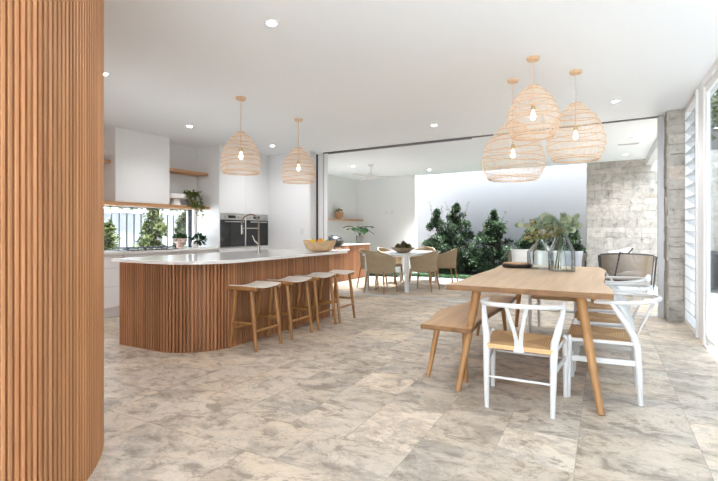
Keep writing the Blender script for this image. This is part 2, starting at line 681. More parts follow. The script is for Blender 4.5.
struct('wall_garden', MB().box(-11, 3.2, 13.75, 13.95, -.16, 4.6), M['render'])


def ashlar(x0, x1, z0, z1, seed, hmin=.12, hmax=.27, wmin=.14, wmax=.48, dep=.014):
    """random coursed blocks on the plane y = 0, fronts pushed out to -y"""
    rnd = random.Random(seed)
    mb = MB()
    z = z0
    while z < z1 - 1e-3:
        h = rnd.uniform(hmin, hmax)
        if z1 - z - h < .1:
            h = z1 - z
        x = x0
        while x < x1 - 1e-3:
            w = rnd.uniform(wmin, wmax)
            if x1 - x - w < .12:
                w = x1 - x
            parts = [(x, x + w, z, z + h)]
            if h > .2 and w > .25 and rnd.random() < .55:
                q = rnd.uniform(.35, .65)
                parts = [(x, x + w, z, z + h * q), (x, x + w, z + h * q, z + h)]
            elif h > .22 and w < .3 and rnd.random() < .3:
                q = .5
                parts = [(x, x + w, z, z + h * q), (x, x + w, z + h * q, z + h)]
            for (a, b, c, d) in parts:
                mb.tint = rnd.gauss(0, .6)
                e = rnd.uniform(.3, 1) * dep
                g = .0012
                a, b, c, d = a + g, b - g, c + g, d - g
                k = .005
                j = [rnd.uniform(-.006, .006) for _ in range(8)]
                vs = [(a, 0, c), (b, 0, c), (b, 0, d), (a, 0, d),
                      (a, -e * .55, c), (b, -e * .55, c), (b, -e * .55, d), (a, -e * .55, d),
                      (a + k + j[0] * .5, -e + j[1], c + k), (b - k, -e + j[2], c + k + j[3] * .5), (b - k + j[4] * .5, -e + j[5], d - k), (a + k, -e + j[6], d - k)]
                mb.add(vs, [(0, 1, 5, 4), (1, 2, 6, 5), (2, 3, 7, 6), (3, 0, 4, 7), (4, 5, 9, 8), (5, 6, 10, 9), (6, 7, 11, 10), (7, 4, 8, 11), (8, 9, 10, 11)])
            x += w
        z += h
    return mb


sw = struct('wall_stone', MB().box(-.36, 2.6, 12.24, 12.5, -.14, 2.95), M['mortar'])
o = ashlar(-.36, 2.6, -.1, 2.95, 5).build('stone_facing', M['stone'], sw, smooth=False)
o.location = (0, 12.24, 0)
sp_ = ashlar(-.24, .0, -.1, 2.95, 9, wmin=.12, wmax=.26)                               # return of the stone wall at its free end
o = sp_.build('stone_return', M['stone'], sw, smooth=False)
o.location = (-.36, 12.26, 0)
o.rotation_euler = (0, 0, -PI / 2)

pil = struct('pillar_stone', MB().box(.77, 1.12, 7.44, 7.84, 0, zc(.9)), M['mortar'])
o = ashlar(.77, 1.12, 0, zc(.77), 21, wmin=.14, wmax=.36, dep=.02).build('stone_facing', M['stone'], pil, smooth=False)
o.location = (0, 7.44, 0)
o = ashlar(-.40, .0, 0, zc(.77), 23, wmin=.14, wmax=.36, dep=.02).build('stone_return', M['stone'], pil, smooth=False)
o.location = (.77, 7.44, 0)
o.rotation_euler = (0, 0, -PI / 2)

struct('trim_5', MB().box(.672, .738, 7.66, 7.76, 0, zc(.7) - .02), M['alu'])           # frame post beside the pillar

# curved, slatted wall in front of the camera, on the left
R0 = 1.40
P0 = V((-2.568, 1.654))
ur = V((-.84, .543)).normalized()
CC = P0 + V((-ur.y, ur.x)) * R0
CC = (CC.x, CC.y)


def slats(path, pitch, w, d, z0, z1, rnd, zcut=None):
    """upright battens along a 2D path, proud of it on its right-hand side"""
    mb = MB()
    P = [V(p) for p in path]
    acc, tot = [0.0], 0.0
    for a, b in zip(P, P[1:]):
        tot += (b - a).length
        acc.append(tot)
    n = int(tot / pitch)
    pitch = tot / n

    def at(s):
        for i in range(len(P) - 1):
            if s <= acc[i + 1] + 1e-9:
                t = (s - acc[i]) / max(1e-9, acc[i + 1] - acc[i])
                d_ = (P[i + 1] - P[i]).normalized()
                return P[i] + (P[i + 1] - P[i]) * t, d_
        return P[-1], (P[-1] - P[-2]).normalized()
    for k in range(n):
        p, t = at((k + .5) * pitch)
        nn = V((t.y, -t.x))
        mb.tint = rnd.uniform(-1, 1)
        c = w * .12
        poly = [p - t * w / 2 - nn * .004, p - t * w / 2 + nn * (d - c), p - t * (w / 2 - c) + nn * d, p + t * (w / 2 - c) + nn * d, p + t * w / 2 + nn * (d - c), p + t * w / 2 - nn * .004]
        top = z1(p.x) if callable(z1) else z1
        mb.prism([(q.x, q.y) for q in poly], z0, top)
    return mb


arc = []
for k in range(121):
    a = math.radians(-75 + 210 * k / 120)
    arc.append((CC[0] + (R0 - .026) * math.cos(a), CC[1] + (R0 - .026) * math.sin(a)))
core = MB().prism(arc, 0.0, 2.74)
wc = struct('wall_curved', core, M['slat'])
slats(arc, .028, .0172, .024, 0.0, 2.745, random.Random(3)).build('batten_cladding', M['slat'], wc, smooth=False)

# ------------------------------------------------------------------ kitchen window, fence and planting outside
w1 = MB()
w1.box(WX - .14, WX - .06, 3.3, 6.0, .885, .925)
w1.box(WX - .14, WX - .06, 3.3, 6.0, 1.585, 1.60)
w1.box(WX - .14, WX - .06, 3.3, 3.34, .925, 1.585)
w1.box(WX - .14, WX - .06, 5.985, 6.0, .925, 1.585)
w1o = struct('window_1', w1, M['dark'])
MB().box(WX - .105, WX - .097, 3.34, 5.985, .925, 1.585).build('pane', M['glass'], w1o, smooth=False)

fe = thing('paling_fence', 'white paling fence with grey gaps outside the kitchen window', 'fence', (-8.9, 3.0, -.16))
fb = MB()
y = 0.0
while y < 8.0:
    fb.box(-.02, .02, y, y + .135, 0, 1.74)
    y += .17
fb.build('palings', M['paling'], fe, smooth=False)
MB().box(-.06, -.025, -.1, 8.1, 0, 1.72).build('backing', M['fencegap'], fe, smooth=False)
MB().box(-.05, .05, -.1, 8.1, 1.745, 1.82).build('top_rail', M['paling'], fe, smooth=False)


def foliage(mb, rnd, n, shape, l, w):
    """n leaves; shape(rnd) gives a point and an outward direction"""
    for _ in range(n):
        p, d = shape(rnd)
        d = (d + V((rnd.gauss(0, .6), rnd.gauss(0, .6), rnd.gauss(0, .5)))).normalized()
        nn = V((rnd.gauss(0, 1), rnd.gauss(0, 1), rnd.gauss(0, 1) + .8))
        k = rnd.uniform(.6, 1.25)
        mb.leaf(p, d, nn, l * k, w * k)
    return mb


def cone_shape(h, r, z0=.05, lump=None):
    """a clumpy upright crown: clusters of leaves whose spread narrows to the top"""
    rr = random.Random(int(h * 1000 + r * 77))
    cl = []
    for _ in range(110):
        t = rr.random() ** 1.25
        z = z0 + t * (h - z0)
        rad = r * (1 - t ** 2.2) ** 1.1 * rr.random() ** .5 * (1.0 if t > .08 else .88)
        a = rr.uniform(0, 2 * PI)
        cl.append((V((rad * math.cos(a), rad * math.sin(a), z)), .07 * r + .20 * r * (1 - t)))

    def f(rnd):
        c, s = rnd.choice(cl)
        d = V((rnd.gauss(0, 1), rnd.gauss(0, 1), rnd.gauss(0, .8))).normalized()
        p = c + d * s * rnd.random() ** .45
        p.z = max(.03, p.z)
        return p, d + V((0, 0, .35))
    return f


def shrub(name, x, y, z, h, r, n, leaf, lm, label, group, seed, l=.085, w=.04, twigs=7):
    rnd = random.Random(seed)
    t = thing(name, label, 'shrub', (x, y, z), 0, group)
    sm = MB()
    sm.tube([(0, 0, 0), (.02, .01, h * .5), (0, 0, h * .93)], [.028, .018, .005], 6)
    tw = []
    tw.append((V((0, 0, h * .82)), V((.01, 0, h * 1.06))))
    sm.tube([(0, 0, h * .9), (.01, 0, h * 1.06)], [.006, .002], 4)
    for k in range(14):
        zz = h * rnd.uniform(.1, .75)
        a = rnd.uniform(0, 2 * PI)
        e = V((math.cos(a) * r * .8 * (1 - zz / h * .7), math.sin(a) * r * .8 * (1 - zz / h * .7), zz + .25))
        sm.tube([(0, 0, zz), tuple(e * .5 + V((0, 0, zz * .45))), tuple(e)], [.01, .007, .003], 5)
    for k in range(twigs):
        a = rnd.uniform(0, 2 * PI)
        b = V((math.cos(a), math.sin(a), 0)) * r * rnd.uniform(.1, .5)
        p0 = V((b.x * .6, b.y * .6, h * rnd.uniform(.6, .9)))
        p1 = p0 + V((b.x * .5, b.y * .5, h * rnd.uniform(.14, .24)))
        sm.tube([tuple(p0), tuple(p1)], [.006, .002], 4)
        tw.append((p0, p1))
    sm.build('stem', M['stem'], t)
    fm = foliage(MB(), rnd, n, cone_shape(h, r), l, w)
    for p0, p1 in tw:
        for q in range(16):
            s = rnd.random()
            fm.leaf(p0 + (p1 - p0) * s, V((rnd.gauss(0, 1), rnd.gauss(0, 1), .4)), V((rnd.gauss(0, 1), rnd.gauss(0, 1), 1)), l * .75, w * .7)
    fm.build('foliage', lm, t, smooth=False)
    return t


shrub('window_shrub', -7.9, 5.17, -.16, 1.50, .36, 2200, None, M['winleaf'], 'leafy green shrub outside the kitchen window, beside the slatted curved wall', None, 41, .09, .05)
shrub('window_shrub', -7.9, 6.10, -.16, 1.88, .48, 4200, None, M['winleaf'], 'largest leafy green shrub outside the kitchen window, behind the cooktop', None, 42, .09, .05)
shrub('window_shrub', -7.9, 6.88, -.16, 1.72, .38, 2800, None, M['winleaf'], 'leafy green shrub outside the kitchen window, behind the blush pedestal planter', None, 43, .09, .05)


def tree(name, x, y, z, h, r, n, lm, label, group, seed, l=.16, w=.08, low=.35):
    rnd = random.Random(seed)
    t = thing(name, label, 'tree', (x, y, z), 0, group)
    MB().tube([(0, 0, 0), (.05, .03, h * .4), (0, -.03, h * .8)], [.09, .07, .03], 8).build('trunk', M['stem'], t)
    cl = []
    for _ in range(26):
        d = V((rnd.gauss(0, 1), rnd.gauss(0, 1), rnd.gauss(0, 1))).normalized()
        cl.append(V((d.x * r * .75, d.y * r * .75, h * (1 + low) / 2 + d.z * h * (1 - low) / 2 * .8)))

    def f(rn):
        c = rn.choice(cl)
        d = V((rn.gauss(0, 1), rn.gauss(0, 1), rn.gauss(0, 1))).normalized()
        return c + d * r * .42 * rn.random() ** .4, d
    foliage(MB(), rnd, n, f, l, w).build('crown', lm, t, smooth=False)
    return t


tree('garden_tree', -11.2, 5.6, -.16, 2.9, .9, 700, M['treeleaf'], 'pale green tree rising over the paling fence, nearer the slatted curved wall', None, 51)
tree('garden_tree', -11.4, 8.6, -.16, 3.0, 1.0, 800, M['treeleaf'], 'pale green tree rising over the paling fence, behind the blush planter', None, 52)

# ------------------------------------------------------------------ kitchen joinery along the left wall
BX = -6.08      # front of base and tall units


def drawer_unit(y0, y1, label):
    t = thing('drawer_cabinet', label, 'cabinet', (BX, (y0 + y1) / 2, 0), 0, 'white drawer units under the bench')
    w = (y1 - y0) / 2
    MB().box(-.55, -.022, -w + .001, w - .001, .13, .878).build('carcass', M['cab'], t, smooth=False)
    MB().box(-.55, -.06, -w + .001, w - .001, .0, .128).build('kickboard', M['cab'], t, smooth=False)
    for a, b in ((.142, .43), (.438, .69), (.698, .862)):
        MB().rbox(-.02, 0, -w + .003, w - .003, a, b, .002, 1).build('drawer', M['cab'], t, smooth=False)
    return t


drawer_unit(2.55, 4.2, 'white drawer unit under the bench, beside the slatted curved wall')
drawer_unit(4.21, 5.2, 'white drawer unit under the black cooktop')
drawer_unit(5.21, 6.04, 'white drawer unit under the bench, next to the oven tower')
tag(MB().rbox(WX + .003, BX + .02, 2.5, 6.05, .88, .92, .003, 1).build('benchtop', M['stonetop'], smooth=False),
    'long pale stone benchtop below the kitchen window', 'benchtop')

hd = thing('cooktop', 'black gas cooktop set on the bench below the window', 'cooktop', (-6.32, 4.74, .921))
MB().rbox(-.22, .22, -.45, .45, 0, .012, .004, 1).build('glass_plate', M['blackglass'], hd, smooth=False)
for k, yy in enumerate((-.3, 0, .3)):
    g_ = MB()
    for s in (-.13, -.045, .045, .13):
        g_.box(-.18, .18, yy + s - .006, yy + s + .006, .034, .046)
    for s in (-.17, 0, .17):
        g_.box(s - .006, s + .006, yy - .135, yy + .135, .034, .046)
    for sx in (-.17, .17):
        for sy in (-.13, .13):
            g_.box(sx - .007, sx + .007, yy + sy - .007, yy + sy + .007, .013, .034)
    g_.build('trivet', M['black'], hd, smooth=False)
    for sx in (-.09, .09):
        MB().lathe([(.001, .013), (.04, .013), (.04, .022), (.028, .024), (.028, .03), (.001, .031)], 16, (sx, yy, 0)).build('burner', M['steel'], hd)
for k in range(5):
    MB().lathe([(.018, .012), (.018, .03), (.015, .034), (.001, .034)], 14, (.195, -.2 + .1 * k, 0)).build('knob', M['steel'], hd)

hood = thing('range_hood_cabinet', 'tall white boxed range hood over the cooktop', 'range hood', (-6.32, 4.715, 1.652))
MB().box(-.328, -.021, -.475, .475, 0, zc(-6.5) - 1.655).build('housing', M['cab'], hood, smooth=False)
MB().rbox(-.02, 0, -.475, .475, 0, zc(-6.33) - 1.655, .002, 1).build('front_panel', M['cab'], hood, smooth=False)


def plank(name, x0, x1, y0, y1, z0, z1, label):
    return tag(MB().rbox(x0, x1, y0, y1, z0, z1, .003, 1).build(name, M['shelf'], smooth=False), label, 'shelf')


plank('floating_shelf', WX + .002, -6.30, 2.6, 6.045, 1.602, 1.648, 'long timber shelf running under the range hood above the window')
plank('floating_shelf', WX + .002, -6.34, 5.20, 6.045, 2.215, 2.26, 'short timber shelf high between the range hood and the oven tower')
plank('floating_shelf', WX + .002, -6.40, 2.6, 4.22, 2.215, 2.26, 'upper timber shelf partly hidden by the slatted curved wall')

# tall oven towers
for k, (ya, yb, lab) in enumerate(((6.06, 6.735, 'white tall oven cabinet nearer the kitchen window'), (6.74, 7.415, 'white tall oven cabinet next to the plain white back wall'))):
    t = thing('oven_cabinet', lab, 'cabinet', (BX, (ya + yb) / 2, 0), 0, 'white tall oven cabinets')
    w = (yb - ya) / 2
    H = zc(BX) - .004
    c = MB()
    c.box(-.565, -.001, -w, -w + .018, 0, H)
    c.box(-.565, -.001, w - .018, w, 0, H)
    c.box(-.565, -.55, -w + .018, w - .018, 0, H)
    c.box(-.55, -.022, -w + .018, w - .018, H - .06, H)
    c.box(-.55, -.022, -w + .018, w - .018, 1.53, 1.55)
    c.box(-.55, -.022, -w + .018, w - .018, .885, .905)
    c.box(-.55, -.05, -w + .018, w - .018, 0, .1)
    c.build('carcass', M['cab'], t, smooth=False)
    MB().rbox(-.02, .001, -w + .02, w - .02, 1.535, H - .002, .002, 1).build('upper_door', M['cab'], t, smooth=False)
    MB().rbox(-.02, .001, -w + .02, w - .02, .50, .895, .002, 1).build('drawer', M['cab'], t, smooth=False)
    MB().rbox(-.02, .001, -w + .02, w - .02, .105, .495, .002, 1).build('drawer', M['cab'], t, smooth=False)
    ov = thing('oven', ('black glass wall oven nearer the kitchen window', 'black glass wall oven beside the plain white back wall')[k], 'oven', (BX, (ya + yb) / 2, .91), 0, 'built-in wall ovens')
    ow = w - .022
    MB().box(-.5, -.015, -ow, ow, 0, .615).build('housing', M['steel'], ov, smooth=False)
    cp = MB().rbox(-.014, .012, -ow, ow, .515, .612, .002, 1).build('control_panel', M['steel'], ov, smooth=False)
    MB().box(.0125, .015, -.13, .06, .54, .59).build('display', M['blackglass'], cp, smooth=False)
    for yy in (-.21, .14, .22):
        MB().tube([(.012, yy, .563), (.032, yy, .563)], .017, 14).build('knob', M['steel'], cp)
    MB().rbox(-.014, .014, -ow, ow, .012, .508, .002, 1).build('glass_door', M['blackglass'], ov, smooth=False)
    hb = MB().tube([(.045, -ow + .07, .475), (.045, ow - .07, .475)], .011, 10)
    for yy in (-ow + .1, ow - .1):
        hb.tube([(.013, yy, .475), (.045, yy, .475)], .008, 8)
    hb.build('handle', M['steel'], ov)

sw_ = thing('light_switch', 'small white light switch plate on the kitchen back wall', 'switch', (-5.24, 7.418, 1.2))
MB().rbox(-.035, .035, -.008, 0, -.058, .058, .003, 1).build('plate', M['white'], sw_, smooth=False)
MB().rbox(-.012, .012, -.012, -.008, -.02, .02, .002, 1).build('rocker', M['white'], sw_, smooth=False)

# stacked sliding panels at the left end of the opening
d2 = struct('door_2', MB().box(-5.058, -5.045, 7.425, 7.63, 0, zc(-5) - .003), M['frame'])
HZ = zc(-5) - .035
MB().box(-5.12, -5.022, 7.645, 7.70, 0, HZ).build('dark_gap', M['dark'], d2, smooth=False)
for xa, xb in ((-5.018, -4.905), (-4.875, -4.80)):
    MB().rbox(xa, xb, 7.65, 7.69, 0, HZ, .003, 1).build('stile', M['frame'], d2, smooth=False)
MB().box(-4.904, -4.876, 7.665, 7.69, 0, HZ).build('seal', M['alu'], d2, smooth=False)

# ------------------------------------------------------------------ kitchen island
isl = thing('kitchen_island', 'kitchen island with curved timber batten front and pale stone top', 'kitchen island', (-4.05, 4.4, 0))
IX, IY = -4.05, 4.4
x0, x1, y0, y1, rr = -4.60, -3.472, 3.152, 5.57, .50


def rc(x0, x1, y0, y1, r, n=16):
    """outline with a rounded corner at (x1, y0)"""
    p = [(x0, y0)]
    for k in range(n + 1):
        a = -PI / 2 + PI / 2 * k / n
        p.append((x1 - r + r * math.cos(a), y0 + r + r * math.sin(a)))
    p += [(x1, y1), (x0, y1)]
    return p


body = rc(x0, x1, y0, y1, rr)
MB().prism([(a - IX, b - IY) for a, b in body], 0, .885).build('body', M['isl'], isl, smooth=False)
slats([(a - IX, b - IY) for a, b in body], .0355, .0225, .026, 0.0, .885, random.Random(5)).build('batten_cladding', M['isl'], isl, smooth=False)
top = rc(-4.67, -3.36, 3.085, 5.92, .56, 24)
bm = bmesh.new()
vs = [bm.verts.new((a - IX, b - IY, .888)) for a, b in top]
f_ = bm.faces.new(vs)
ex = bmesh.ops.extrude_face_region(bm, geom=[f_])
bmesh.ops.translate(bm, vec=(0, 0, .034), verts=[e for e in ex['geom'] if isinstance(e, bmesh.types.BMVert)])
bmesh.ops.bevel(bm, geom=[e for e in bm.edges if abs(e.verts[0].co.z - e.verts[1].co.z) < 1e-4], offset=.003, segments=1, affect='EDGES')
MB().take(bm).build('countertop', M['stonetop'], isl, angle=25)
MB().prism([(-4.5 - IX, 5.60 - IY), (-3.6 - IX, 5.60 - IY), (-3.6 - IX, 5.88 - IY), (-4.5 - IX, 5.88 - IY)], .855, .887).build('overhang_support', M['isl'], isl, smooth=False)

# tap
tp = thing('kitchen_tap', 'tall brushed metal gooseneck tap on the island', 'tap', (-4.02, 4.71, .923), math.radians(-62))
MB().lathe([(.027, 0), (.027, .012), (.02, .02), (.02, .1), (.016, .105), (.001, .105)], 18).build('base', M['tapsteel'], tp)
neck = [(0, 0, .09), (0, 0, .36)]
for k in range(13):
    a = PI * k / 12
    neck.append((0, -.11 + .11 * math.cos(a), .40 + .11 * math.sin(a)))
neck.append((0, -.22, .36))
MB().tube(neck, .0125, 10).build('spout', M['tapsteel'], tp)
MB().tube([(0, -.22, .37), (0, -.22, .25)], [.017, .014], 12).build('spray_head', M['tapsteel'], tp)
MB().tube([(0, 0, .33), (0, -.20, .33)], .006, 8).build('bracket', M['tapsteel'], tp)
MB().tube([(0, 0, .12), (.0, -.05, .16), (0, -.085, .235)], [.014, .010, .008], 10).build('lever', M['tapsteel'], tp)

# carved bowl with fruit
bw = thing('fruit_bowl', 'wide carved timber fruit bowl on the far end of the island', 'bowl', (-3.62, 5.56, .923))
prof = [(.001, 0), (.11, 0), (.15, .012), (.2, .055), (.228, .115), (.238, .15), (.226, .15), (.214, .115), (.185, .065), (.13, .03), (.001, .025)]
bmb = MB().lathe(prof, 40)
bmb.v = [(x * (1 + .03 * math.sin(3 * math.atan2(y, x))), y * (1 + .03 * math.cos(2 * math.atan2(y, x))), z + (.012 * math.sin(2 * math.atan2(y, x) + 1) * (z > .1))) for x, y, z in bmb.v]
bmb.build('bowl_body', M['bowl'], bw)


def fruit(name, m, x, y, z, r, lab, cat, sz=1.0):
    t = thing(name, lab, cat, (x, y, z), 0, 'fruit in the carved bowl')
    b = MB().ball((0, 0, 0), r, r, r * sz, 18, 12)
    b.build('flesh', M[m], t)
    MB().tube([(0, 0, r * sz * .95), (0, .002, r * sz * 1.12)], [.006, .004], 6).build('stem_end', M['greenstem'], t)


fruit('lemon', 'lemon', -3.70, 5.50, 1.05, .045, 'yellow lemon on the pile of fruit, nearest the tap', 'lemon', 1.2)
fruit('orange', 'orange', -3.60, 5.545, 1.06, .045, 'orange in the middle of the carved bowl', 'orange')
fruit('lemon', 'lemon', -3.63, 5.635, 1.055, .045, 'yellow lemon behind the orange in the carved bowl', 'lemon', 1.1)
fruit('lime', 'lime', -3.535, 5.63, 1.045, .038, 'green lime beside the orange in the carved bowl', 'lime', 1.1)

# bar stools: local x across the slung seat, local y towards the front
st_lab = ['timber bar stool with cream leather seat nearest the curved end of the island', 'second bar stool from the curved end of the island, cream leather seat',
          'third bar stool from the curved end of the island, cream leather seat', 'bar stool with cream leather seat under the overhanging end of the island']


def make_stool():
    t = thing('bar_stool', st_lab[0], 'bar stool', (0, 0, 0), 0, 'bar stools along the island')
    for sx in (-1, 1):
        for sy in (-1, 1):
            MB().tube([(sx * .199, sy * .178, 0), (sx * .194, sy * .140, .32), (sx * .188, sy * .102, .625)], [.0155, .021, .021], 10).build('leg', M['stool'], t)
    for sx in (-1, 1):
        MB().rbox(sx * .19 - .022, sx * .19 + .022, -.198, .182, .608, .652, .012, 3).build('seat_rail', M['stool'], t)
    n, m_ = 14, 8
    vs, fs = [], []
    for lay in (0, 1):
        for i in range(n + 1):
            u = -1 + 2 * i / n
            for j in range(m_ + 1):
                v = -1 + 2 * j / m_
                z = .640 + .022 * abs(u) ** 2.2 + .004 * (1 - v * v)
                half = .176 - .012 * (1 - u * u)
                vs.append((u * .205, v * half, z - (.012 if lay else 0)))
    q = (n + 1) * (m_ + 1)
    for i in range(n):
        for j in range(m_):
            a = i * (m_ + 1) + j
            fs.append((a, a + 1, a + m_ + 2, a + m_ + 1))
            fs.append((a + q, a + q + m_ + 1, a + q + m_ + 2, a + q + 1))
    for i in range(n):
        for j in (0, m_):
            a = i * (m_ + 1) + j
            fs.append((a, a + m_ + 1, a + m_ + 1 + q, a + q))
    for j in range(m_):
        for i in (0, n):
            a = i * (m_ + 1) + j
            fs.append((a, a + 1, a + 1 + q, a + q))
    sm = MB().add(vs, fs)
    sm.build('seat', M['hide'], t, angle=60)
    for sy, z in ((1, .20), (-1, .20)):
        MB().tube([(-.194, sy * .154, z), (0, sy * .154, z), (.194, sy * .154, z)], [.012, .0155, .012], 8).build('stretcher', M['stool'], t)
    for sx in (-1, 1):
        MB().tube([(sx * .194, -.145, .275), (sx * .194, 0, .275), (sx * .194, .145, .275)], [.012, .0155, .012], 8).build('stretcher', M['stool'], t)
    return t


stool = make_stool()
for k, yy in enumerate((3.775, 4.37, 4.92, 5.405)):
    if k == 0:
        stool.location = (-3.262, yy, 0)
        stool.rotation_euler = (0, 0, -PI / 2)
    else:
        dup(stool, (-3.262 + (.015 if k == 3 else 0), yy, 0), -PI / 2, st_lab[k])

# ------------------------------------------------------------------ small things in the kitchen


def pedestal_bowl(loc, r, h, m, name, label, cat):
    t = thing(name, label, cat, loc)
    MB().lathe([(.001, 0), (r * .58, 0), (r * .5, h * .3), (r * .42, h * .5), (r * .5, h * .56), (r * .98, h * .6), (r, h * .97), (r * .94, h), (r * .9, h * .78), (.001, h * .74)], 32).build('body', m, t)
    return t


pedestal_bowl((-6.43, 5.40, 1.65), .165, .195, M['ceramic'], 'pedestal_bowl', 'chunky white pedestal bowl on the long timber shelf', 'bowl')


def leafy(parent, rnd, n, shape, l, w, m):
    return foliage(MB(), rnd, n, shape, l, w).build('foliage', m, parent, smooth=False)


def ellipsoid(c, a, b, h):
    def f(rnd):
        d = V((rnd.gauss(0, 1), rnd.gauss(0, 1), rnd.gauss(0, 1))).normalized()
        k = rnd.random() ** .4
        return V((c[0] + d.x * a * k, c[1] + d.y * b * k, c[2] + d.z * h * k)), d
    return f


rnd = random.Random(77)
tpot = thing('trailing_plant', 'trailing green plant spilling over the end of the long timber shelf', 'plant', (-6.44, 5.74, 1.65))
MB().lathe([(.001, 0), (.06, 0), (.075, .12), (.068, .12), (.055, .1), (.001, .1)], 24).build('pot', M['concrete'], tpot)
vm, vl = MB(), MB()
for k in range(26):
    a = rnd.uniform(0, 2 * PI)
    out = rnd.uniform(.08, .17)
    drop = rnd.choice([0, .05, .08, .2, .26]) if math.cos(a) > .2 else rnd.choice([0, .0, .04])
    p = [V((0, 0, .1)), V((math.cos(a) * .06, math.sin(a) * .06, .24)), V((math.cos(a) * out, math.sin(a) * out, .2 + rnd.uniform(-.05, .10)))]
    if drop:
        p.append(V((max(.16, math.cos(a) * out * 1.2), math.sin(a) * out * 1.0, .05 - drop * .5)))
        p.append(V((max(.165, math.cos(a) * out * 1.2), math.sin(a) * out * 1.0, .03 - drop)))
    vm.tube([tuple(q) for q in p], .003, 4)
    for i in range(len(p) - 1):
        for q in range(9):
            s = rnd.random()
            pt = p[i] + (p[i + 1] - p[i]) * s
            if i == 0:
                continue
            vl.leaf(pt, V((rnd.gauss(.2, 1), rnd.gauss(0, 1), rnd.gauss(-.2, .7))), V((rnd.gauss(.4, 1), rnd.gauss(0, 1), 1)), .05, .03)
vm.build('vines', M['greenstem'], tpot)
vl.build('foliage', M['trailleaf'], tpot, smooth=False)

pp = pedestal_bowl((-6.44, 5.50, .922), .115, .165, M['blush'], 'pedestal_planter', 'blush ceramic pedestal planter with dark leaves on the bench', 'planter')
leafy(pp, random.Random(5), 90, ellipsoid((0, 0, .17), .09, .12, .05), .07, .045, M['potleaf'])
wpot = thing('potted_plant', 'small white pot of dark green leaves on the bench beside the blush planter', 'plant', (-6.36, 5.76, .922))
MB().lathe([(.001, 0), (.05, 0), (.062, .05), (.055, .09), (.05, .09), (.045, .07), (.001, .07)], 24).build('pot', M['ceramic'], wpot)
leafy(wpot, random.Random(6), 110, ellipsoid((.01, .06, .13), .09, .13, .09), .075, .05, M['potleaf'])

# ------------------------------------------------------------------ pendant lamps of woven rattan
SH = [(0, .92), (.08, .97), (.25, 1.0), (.41, .97), (.57, .88), (.74, .70), (.9, .43), (1.0, .20)]


def shade_r(t, tuck=0.0):
    """relative radius over the height, t from 0 (bottom) to 1 (top)"""
    for (a, p), (b, q) in zip(SH, SH[1:]):
        if t <= b:
            k = (t - a) / (b - a)
            k = k * k * (3 - 2 * k) * .5 + k * .5
            v = p + (q - p) * k
            break
    else:
        v = SH[-1][1]
    return v - tuck * max(0, 1 - t / .3) ** 1.6


def pendant(loc, R, H, cord, label, group, seed, tuck=0.0):
    rnd = random.Random(seed)
    t = thing('pendant_lamp', label, 'pendant lamp', loc, 0, group)
    MB().lathe([(.001, -.028), (.05, -.028), (.058, -.018), (.058, 0), (.001, 0)], 24).build('ceiling_canopy', M['rattan_dark'], t)
    zt = -cord
    MB().tube([(0, 0, -.028), (0, 0, zt - H * .42)], .0045, 6).build('cord', M['rattan_dark'], t)
    MB().lathe([(.001, .05), (.017, .05), (.02, .03), (.02, 0), (.001, 0)], 14, (0, 0, zt - H * .47)).build('lamp_holder', M['brass'], t)
    MB().lathe([(.001, 0), (.010, 0), (.012, -.02), (.023, -.055), (.022, -.075), (.013, -.09), (.001, -.095)], 16, (0, 0, zt - H * .47)).build('bulb', M['bulb'], t)
    zb = zt - H
    sm = MB()
    n = 44
    for k in range(n):
        for hand in (-1, 1):
            a0 = 2 * PI * k / n + rnd.uniform(-.03, .03)
            ph = rnd.uniform(0, 6)
            pts = []
            for i in range(19):
                u = i / 18
                r = R * shade_r(u, tuck)
                a = a0 + hand * (.55 * u) + .05 * math.sin(7 * u + ph)
                pts.append((r * math.cos(a), r * math.sin(a), zb + u * H))
            sm.tube(pts, .0009 + .0008 * R, 3)
    # fine horizontal windings, slightly wavy and tilted
    for k in range(27):
        u = (k + .5) / 27
        a1, p1, p2 = rnd.uniform(.002, .012), rnd.uniform(0, 6), rnd.uniform(0, 6)
        pts = []
        for i in range(48):
            a = 2 * PI * i / 48
            uu = min(1, max(0, u + (a1 * math.sin(a + p1) + .006 * math.sin(3 * a + p2)) / H))
            r = R * shade_r(uu, tuck) + .001
            pts.append((r * math.cos(a), r * math.sin(a), zb + uu * H))
        sm.tube(pts, .0011 + .0009 * R, 3, closed=True)
    sh = sm.build('shade', M['rattan'], t, smooth=False)
    bd = MB()
    us = [.03, .16, .27, .39, .52, .64, .76, .87]
    for u in us:
        a1, p1, p2 = rnd.uniform(.012, .03) * (u > .05), rnd.uniform(0, 6), rnd.uniform(0, 6)
        pts = []
        for i in range(64):
            a = 2 * PI * i / 64
            uu = u + (a1 * math.sin(a + p1) * R * 2.4 + .010 * (u > .05) * math.sin(2 * a + p2)) / H
            r = R * shade_r(min(1, max(0, uu)), tuck) + .003
            pts.append((r * math.cos(a), r * math.sin(a), zb + uu * H))
        bd.tube(pts, .0036, 5, closed=True)
    bd.build('woven_band', M['rattan_dark'], sh)
    rb = R * shade_r(0, tuck)
    MB().tube([(rb * math.cos(2 * PI * i / 48), rb * math.sin(2 * PI * i / 48), zb) for i in range(48)], .006, 6, closed=True).build('rim', M['rattan_dark'], sh)
    rm = MB().tube([(R * .2 * math.cos(2 * PI * i / 24), R * .2 * math.sin(2 * PI * i / 24), zb + H) for i in range(24)], .006, 6, closed=True)
    for k in range(3):
        a = 2 * PI * k / 3
        rm.tube([(0, 0, zb + H), (R * .2 * math.cos(a), R * .2 * math.sin(a), zb + H)], .003, 5)
    rm.build('top_ring', M['rattan_dark'], sh)
    return t


